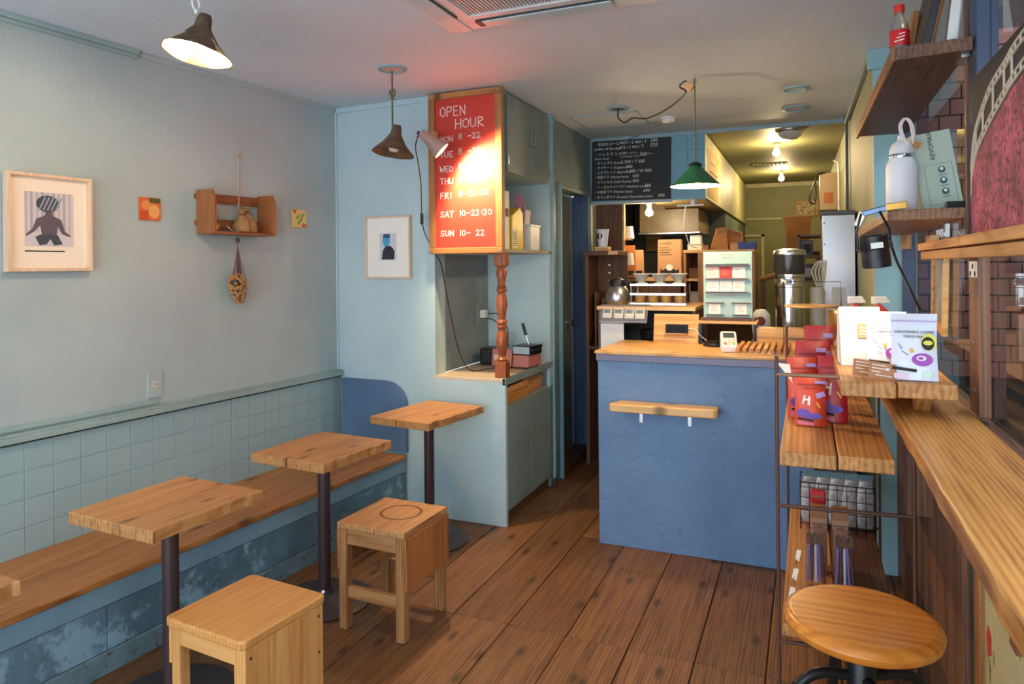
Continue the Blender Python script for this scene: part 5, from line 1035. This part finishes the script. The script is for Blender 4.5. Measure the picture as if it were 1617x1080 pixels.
# ---- lower shelf of the rack
t = thing('wire_basket', 'black wire basket holding drip bags on the lowest rack shelf', 'basket', (.108, 3.36, .40))
wm = MB()
def wire(p, q, r=.0018): wm.cyl(p, q, r, n=5)
X0, X1, Y0, Y1, Z1 = -.146, .146, -.07, .09, .205
for z in (.03, .085, .14, Z1 - .02, Z1):
    for p, q in (((X0, Y0), (X1, Y0)), ((X1, Y0), (X1, Y1)), ((X1, Y1), (X0, Y1)), ((X0, Y1), (X0, Y0))): wire(p + (z,), q + (z,), .0028 if z == Z1 else .0018)
for k in range(9):
    x = X0 + (X1 - X0) * k / 8; wire((x, Y0, .003), (x, Y0, Z1)); wire((x, Y1, .003), (x, Y1, Z1)); wire((x, Y0, .003), (x, Y1, .003))
for k in range(1, 5): y = Y0 + (Y1 - Y0) * k / 5; wire((X0, y, .003), (X0, y, Z1)); wire((X1, y, .003), (X1, y, Z1))
wm.build('wire_mesh', BLKM, t)
SIL = paint('silver_foil', srgb(206, 204, 206), srgb(150, 140, 132), 40, .25, 60, .6)
for i in range(5):
    k = thing('drip_bag', 'silver drip coffee packet in the wire basket, %s in the row' % ('leftmost', 'second from the left', 'middle one', 'fourth from the left', 'rightmost')[i], 'packet', (-.002 + i * .056, 3.37, .408), 0, 'silver drip packets in the basket'); k.rotation_euler = (R(-6), R(5), R(28))
    m = MB().lathe([(0, 0), (.03, .004), (.042, .05), (.042, .13), (.034, .17), (.03, .20), (0, .20)], n=16); m.v = [(x * 1.1, y * .55, z) for x, y, z in m.v]; m.build('packet', SIL, k, smooth=True)
    MB().box((0, 0, .21), (.06, .004, .03)).build('sealed_top', plain('pale_blue_foil', srgb(150, 186, 200), .3, .5), k); MB().bb(-.02, .02, -.0205, -.019, .06, .12).build('label', TAN, k)
for i, (x, lab) in enumerate(((.03, 'slim brown carton on the lowest rack shelf, left of its twin'), (.102, 'slim brown carton on the lowest rack shelf, right of its twin'))):
    k = thing('slim_carton', lab, 'carton', (x, 2.86, .40), R(3), 'slim brown cartons'); q = MB().bb(-.027, .027, -.02, .02, 0, .245).build('box', plain('carton_tan', srgb(172, 126, 100), .7), k, bevel=.002)
    MB().bb(-.0275, .0275, -.0205, .0205, .205, .247).build('lid', CARD, k); text('SARUTAHIKO', .0075, INK, k, (-.024, -.0206, .182)); text('COFFEE', .0075, INK, k, (-.014, -.0206, .172))
t = thing('red_packet', 'small red packet with a shiny band before the wire basket', 'packet', (.028, 2.925, .40)); MB().bb(-.028, .028, -.008, .02, 0, .285).build('packet', RED, t, bevel=.006); MB().bb(-.02, .02, -.009, -.008, .255, .265).build('band', CHROME, t)
for i, (x, lab) in enumerate(((.018, 'clear film packet of dark sweets, left one nearest the stool'), (.112, 'clear film packet of dark sweets, right one nearest the stool'))):
    k = thing('clear_packet', lab, 'packet', (x, 2.735, .40), R(4), 'clear film packets'); k.rotation_euler = (R(-5), 0, R(4))
    MB().bb(-.036, .036, -.02, .02, 0, .20).build('film', CLEAR, k, bevel=.01)
    for q in range(5): MB().box((-.024 + q * .012, .0, .075 + .004 * (q % 2)), (.009, .02, .13), (0, R(4 - 2 * q), 0)).build('stick', (plain('sweet_violet', srgb(108, 96, 150), .3), plain('sweet_brown', srgb(84, 44, 40), .3), plain('sweet_pale', srgb(186, 186, 210), .25))[q % 3], k, bevel=.003)
    MB().prism([(-.03, .145), (.03, .145), (.03, .175), (.018, .192), (.01, .176), (.0, .192), (-.01, .176), (-.02, .192), (-.03, .176)], -.012, -.010, 1).build('header', DARKW, k)
for i, (x, y, z, lab) in enumerate(((-.066, 2.56, .475, 'white tag hooked on the rack edge, lowest of three'), (-.058, 2.72, .50, 'white tag hooked on the rack edge, middle of three'), (-.05, 2.90, .52, 'white tag hooked on the rack edge, uppermost of three'))):
    k = thing('shelf_tag', lab, 'price tag', (x, y, .40), 0, 'white tags on the rack edge'); k.rotation_euler = (0, R(20), R(-62)); MB().prism([(-.014, .012), (.014, .022), (.016, .078), (-.014, .055)], 0, .0012, 1).build('card', PAPER, k); MB().tube([(0, 0, .03), (0, 0, 0)], .001, 4).build('pin', BLKM, k)

# ---- window shelves and what is on them
t = thing('top_shelf', 'dark brown wooden shelf high up at the window', 'shelf'); MB().prism([(.252, 2.47), (.452, 2.44), (.452, 3.89), (.235, 3.89)], 2.185, 2.205).build('board', DARKW, t, bevel=.002)
MB().prism([(.246, 2.455), (.255, 2.455), (.24, 3.89), (.228, 3.89)], 2.175, 2.222).build('edge_lip', wood('lip_wood', srgb(96, 58, 30), srgb(134, 86, 48), srgb(152, 104, 62), 1, 1.5, 0, .5, .1, .1), t, bevel=.002); MB().prism([(.252, 2.452), (.452, 2.42), (.452, 2.442), (.252, 2.472)], 2.178, 2.216).build('front_lip', DARKW, t); MB().bb(.43, .452, 2.46, 2.55, 2.168, 2.186).build('bracket', STEEL, t)
t = thing('window_shelf', 'brown wooden shelf at the window with bottle and box on it', 'shelf'); MB().prism([(.238, 2.545), (.452, 2.52), (.452, 3.88), (.238, 3.88)], 1.688, 1.722).build('board', SGNW if 0 else wood('midshelf_wood', srgb(96, 62, 36), srgb(140, 96, 60), srgb(164, 118, 78), 1, 1.3, .1, .5, .15, .1), t, bevel=.003); MB().bb(.40, .452, 2.53, 2.56, 1.722, 1.742).build('bracket', BLKM, t)
MB().bb(.42, .455, 3.80, 3.88, 1.62, 1.688).build('support', SGNW, t)
t = thing('soda_bottle', 'plastic soda bottle with red cap and red label on the top shelf', 'bottle', (.283, 2.60, 2.205))
MB().lathe([(0, 0), (.022, .0), (.028, .012), (.028, .05), (.026, .06), (.029, .068), (.029, .10), (.024, .125), (.013, .148), (.011, .16), (.011, .165), (0, .165)], n=26).build('body', plain('bottle_pet', srgb(176, 172, 164), .2, 0, 0, None, .55), t, smooth=True); MB().lathe([(0, .003), (.02, .003), (.025, .012), (.025, .045), (0, .046)], n=22).build('drink', plain('cola', srgb(50, 20, 12), .2), t, smooth=True)
MB().lathe([(.0293, .052), (.0298, .055), (.0298, .10), (.0288, .103)], n=26).build('label', plain('label_red', srgb(206, 32, 38), .4), t, smooth=True); MB().lathe([(0, .162), (.015, .162), (.0155, .166), (.0155, .185), (.014, .188), (0, .188)], n=20).build('cap', plain('cap_red', srgb(212, 52, 40), .4), t, smooth=True)
for k in range(3): MB().box((-.004 + .004 * k, -.0303, .066 + k * .011), (.030 - .006 * k, .0006, .003), (0, R(-12), 0)).build('label_print', PAPER, t)
for i, (xb, xt, y, w, th, m, zt, lab, nm) in enumerate(((.315, .345, 2.82, .10, .02, SGNW, .22, 'short brown board leaning behind the soda bottle', 'board'), (.325, .41, 2.66, .42, .022, BLK, .40, 'black framed panel leaning on the top shelf', 'canvas'), (.345, .435, 2.58, .05, .018, WSHW, .40, 'thin reddish wooden strip leaning on the top shelf', 'strip'), (.398, .442, 2.54, .05, .028, PAPER, .40, 'white wooden strip leaning against the window on the top shelf', 'strip'))):
    t = thing('leaning_' + nm, lab, nm, (xb, y, 2.206)); t.rotation_euler = (0, math.atan2(xt - xb, zt), 0); MB().bb(0, th, -w / 2, w / 2, 0, zt).build('face', m, t, bevel=.002); MB().bb(th, th + .003, -w / 2 + .008, w / 2 - .008, .01, zt - .01).build('back', CARD if m is not PAPER else WHITE, t)
t = thing('white_flask', 'white steel drinking flask with a looped strap on the window shelf', 'bottle', (.29, 2.645, 1.722))
MB().lathe([(0, 0), (.044, 0), (.0465, .006), (.0465, .145), (.044, .16), (.036, .175), (.034, .178)], n=36).build('body', plain('flask_white', srgb(226, 226, 230), .45), t, smooth=True); MB().lathe([(.034, .178), (.0345, .18), (.0345, .188), (.033, .19)], n=32).build('steel_band', CHROME, t, smooth=True)
MB().lathe([(.0355, .19), (.0355, .207), (.03, .222), (.018, .232), (.012, .238), (.011, .252), (.0, .255)], n=30).build('cap', plain('cap_white', srgb(214, 214, 214), .5), t, smooth=True)
for dx in (0, .006): MB().tube(curve([(.018, -.028, .215), (.0 + dx, -.03, .24), (-.008 + dx, -.025, .28), (.006 + dx, -.02, .305), (.022 + dx, -.02, .29), (.028 + dx, -.026, .255), (.03, -.03, .225), (.045, -.03, .205)], 7), .003, 7).build('strap', plain('strap_pinkish', srgb(222, 206, 206), .7), t, smooth=True)
MB().box((.04, -.034, .214), (.022, .006, .02), (0, R(35), 0)).build('strap_toggle', KRAFT, t)
t = thing('product_box', 'pale grey-green carton with upright lettering, tilted behind the white flask', 'box', (.412, 2.70, 1.7225)); t.rotation_euler = (0, R(-9), R(6))
MB().bb(-.062, .056, -.04, .02, .010, .262).build('carton', plain('carton_sage', srgb(176, 188, 172), .6), t, bevel=.002); TEAL = plain('print_teal', srgb(60, 96, 98), .6)
text('REVOMAX', .020, INK, t, (.0, -.0405, .170), (R(90), R(-90), 0))
for k in range(3): MB().prism(oval(.012, .135 - .036 * k, .011, .011, 18), -.0412, -.04, 1).build('emblem', TEAL, t); MB().prism(oval(.012, .138 - .036 * k, .005, .005, 12), -.0418, -.0412, 1).build('emblem_dot', WHITE, t); MB().bb(.002, .024, -.041, -.04, .117 - .036 * k, .119 - .036 * k).build('print_line', TEAL, t)
for a in ((-.038, .044, .155, .1556), (-.038, .044, .022, .0226), (-.038, -.0374, .022, .155), (.0434, .044, .022, .155)): MB().bb(a[0], a[1], -.0408, -.04, a[2], a[3]).build('print_border', TEAL, t)
MB().bb(.0, .03, -.041, -.04, .014, .017).build('print_line', INK, t)
t = thing('kraft_strip', 'folded kraft wrapper between the flask and the carton', 'wrapper', (.348, 2.735, 1.722)); t.rotation_euler = (0, R(-6), 0); MB().prism([(-.03, 0), (.012, 0), (.01, .16), (-.01, .21), (-.034, .17)], -.008, .008, 1).build('wrapper', PKC, t, bevel=.002); MB().bb(-.03, .012, -.0095, -.008, 0, .07).build('kraft_band', KRAFT, t)
# ---- black clip spotlight
t = thing('clip_spotlight', 'black clip-on spotlight clamped to the corner of the window shelf', 'lamp', (.197, 2.50, 1.60))
t.rotation_euler = (R(6), R(-6), 0)
MB().lathe([(0, .045), (.036, .045), (.041, .04), (.0425, .0), (.0405, -.005), (.0425, -.012), (.0425, -.06), (.039, -.06), (.038, -.01), (0, -.005)], n=32).build('can', BLK, t, smooth=True)
MB().lathe([(0, -.03), (.026, -.035), (.03, -.05), (0, -.055)], n=22).build('bulb', BULB, t, smooth=True)
for s in (-1, 1): MB().tube([(s * .047, 0, .0), (s * .047, 0, .055), (s * .026, 0, .115)], .004, 6).build('yoke_arm', BLKM, t); MB().lathe([(0, 0), (.009, 0), (.009, .008), (0, .008)], n=12, M=Matrix.Translation((s * .044, 0, 0)) @ Matrix.Rotation(s * R(90), 4, 'Y')).build('yoke_knob', BLK, t, smooth=True)
MB().box((.004, -.0435, .012), (.035, .002, .018)).build('label', WHITE, t)
MB().box((.02, .02, .118), (.085, .03, .018), (0, R(-8), 0)).build('clamp_jaw', plain('clamp_steel_blue', srgb(110, 130, 160), .3, .7), t, bevel=.003); MB().box((.075, .01, .124), (.06, .012, .022)).build('clamp_pad', BRASS, t, bevel=.002); MB().box((-.03, .02, .095), (.02, .026, .05), (0, R(30), 0)).build('clamp_spring', STEEL, t, bevel=.003)
MB().tube(curve([(.046, .01, .03), (.058, .03, -.04), (.09, .08, -.14), (.125, .16, -.235)], 7), .004).build('cord', BLK, t, smooth=True)
l = bpy.data.lights.new('clip_spot_light', 'SPOT'); l.energy = 3; l.color = (1, .80, .55); l.spot_size = R(120); l.spot_blend = .7; l.shadow_soft_size = .03
lo = bpy.data.objects.new('clip_spot_light', l); COL.objects.link(lo); lo.location = (.20, 2.51, 1.53); lo.rotation_euler = (R(38), 0, 0)
# ---- rail, painting, hook, hanging frame, post
t = thing('window_rail', 'double wooden rail running along the window', 'rail'); MB().bb(.415, .455, 1.0, 3.2, 1.565, 1.595).build('rail_board', SHW, t, bevel=.003); MB().bb(.405, .455, 1.0, 3.2, 1.600, 1.629).build('rail_board', SHW, t, bevel=.003); MB().bb(.42, .45, 3.0, 3.1, 1.629, 1.655).build('end_block', CTW, t, bevel=.003)
t = thing('canvas_painting', 'dark canvas with a curving film strip and pink texture at the right edge', 'painting', (.438, 0, 0))
MB().bb(0, .018, 1.30, 2.372, 1.6295, 2.073).build('canvas', paint('canvas_dark', srgb(62, 56, 50), srgb(46, 42, 40), 4, .8, 60, .4), t)
PINK = paint('pink_streaks', srgb(206, 98, 122), srgb(110, 56, 62), 9, .75, 70, .9, srgb(96, 60, 60), .46, 60)
outer = [(2.372, 1.83), (2.34, 1.90), (2.285, 1.945), (2.145, 2.005), (2.0, 2.03), (1.9, 2.048), (1.7, 2.062), (1.5, 2.068), (1.31, 2.07)]; inner = [(2.372, 1.745), (2.352, 1.805), (2.29, 1.86), (2.15, 1.908), (2.0, 1.946), (1.9, 1.966), (1.7, 1.99), (1.5, 2.005), (1.31, 2.012)]
MB().prism([(2.371, 1.63)] + [(a, b_ - .012) for a, b_ in inner] + [(1.31, 1.96), (1.31, 1.63)], -.003, 0, 0).build('pink_area', PINK, t)
FS = plain('film_beige', srgb(206, 192, 172), .8)
def band(A, k=.0): return curve([(-.002, a, b_) for a, b_ in A], 8)
OA, IA = band(outer), band(inner); fm = MB()
for A, off in ((OA, 0), (OA, .018), (IA, 0), (IA, -.018)):
    for p, q in zip(A, A[1:]): fm.prism([(p.y, p.z - off - .0025), (q.y, q.z - off - .0025), (q.y, q.z - off + .0025), (p.y, p.z - off + .0025)], -.0035, 0, 0)
n = len(OA)
for i in range(0, n, 2):
    for A, o1 in ((OA, -.018), (IA, .018)): p = A[i]; fm.prism([(p.y - .002, p.z), (p.y + .002, p.z), (p.y + .002, p.z + o1), (p.y - .002, p.z + o1)], -.0036, 0, 0)
for i in range(2, n, 6): p, q = OA[i], IA[i]; fm.prism([(p.y - .003, p.z), (p.y + .003, p.z), (q.y + .003, q.z), (q.y - .003, q.z)], -.0037, 0, 0)
fm.build('film_strip', FS, t)
t = thing('wall_hook', 'white triple hook on the window above the rail', 'hook', (.470, 3.0, 1.665)); MB().bb(-.004, .012, -.012, .012, -.02, .03).build('plate', WHITE, t, bevel=.003)
for s in (-1, 0, 1): MB().tube(curve([(0, s * .008, .0), (-.01, s * .03, -.015), (-.018, s * .05, -.01), (-.02, s * .055, .01)], 5), .004).build('prong', WHITE, t, smooth=True)
t = thing('hanging_picture', 'small light wooden frame hanging askew from the window hook', 'picture', (.470, 3.15, 1.452)); t.rotation_euler = (R(9), 0, 0)
for a in ((-.13, .13, .13, .16), (-.13, .13, -.16, -.13), (-.13, -.105, -.13, .13), (.105, .13, -.13, .13)): MB().bb(-.008, .012, a[0], a[1], a[2], a[3]).build('frame_bar', CTW, t, bevel=.002)
MB().bb(0, .006, -.105, .105, -.13, .13).build('print', paint('print_brown', srgb(196, 160, 112), srgb(120, 90, 60), 9, .4), t); MB().bb(-.002, -.0005, -.105, .105, -.13, .13).build('pane', GLASS, t)
MB().tube([(0, -.02, .16), (0, .0, .22), (0, .02, .16)], .0025, 5).build('string', BLK, t)
t = thing('window_post', 'brown wooden post with three screws and white bracket at the bar', 'post', (.455, 2.455, 1.10)); MB().bb(0, .03, -.065, .065, 0, .52).build('post', DARKZ, t, bevel=.003)
MB().bb(-.002, 0, -.05, .05, .408, .455).build('bracket', WHITE, t)
for y, z in ((-.03, .418), (.03, .418), (0, .44)): MB().cyl((-.0035, y, z), (-.002, y, z), .008, n=12).build('bracket_hole', INK, t)
for z in (.355, .215, .07): MB().cyl((-.003, 0.0, z), (0, 0.0, z), .008, n=14).build('screw', STEEL, t, smooth=True)
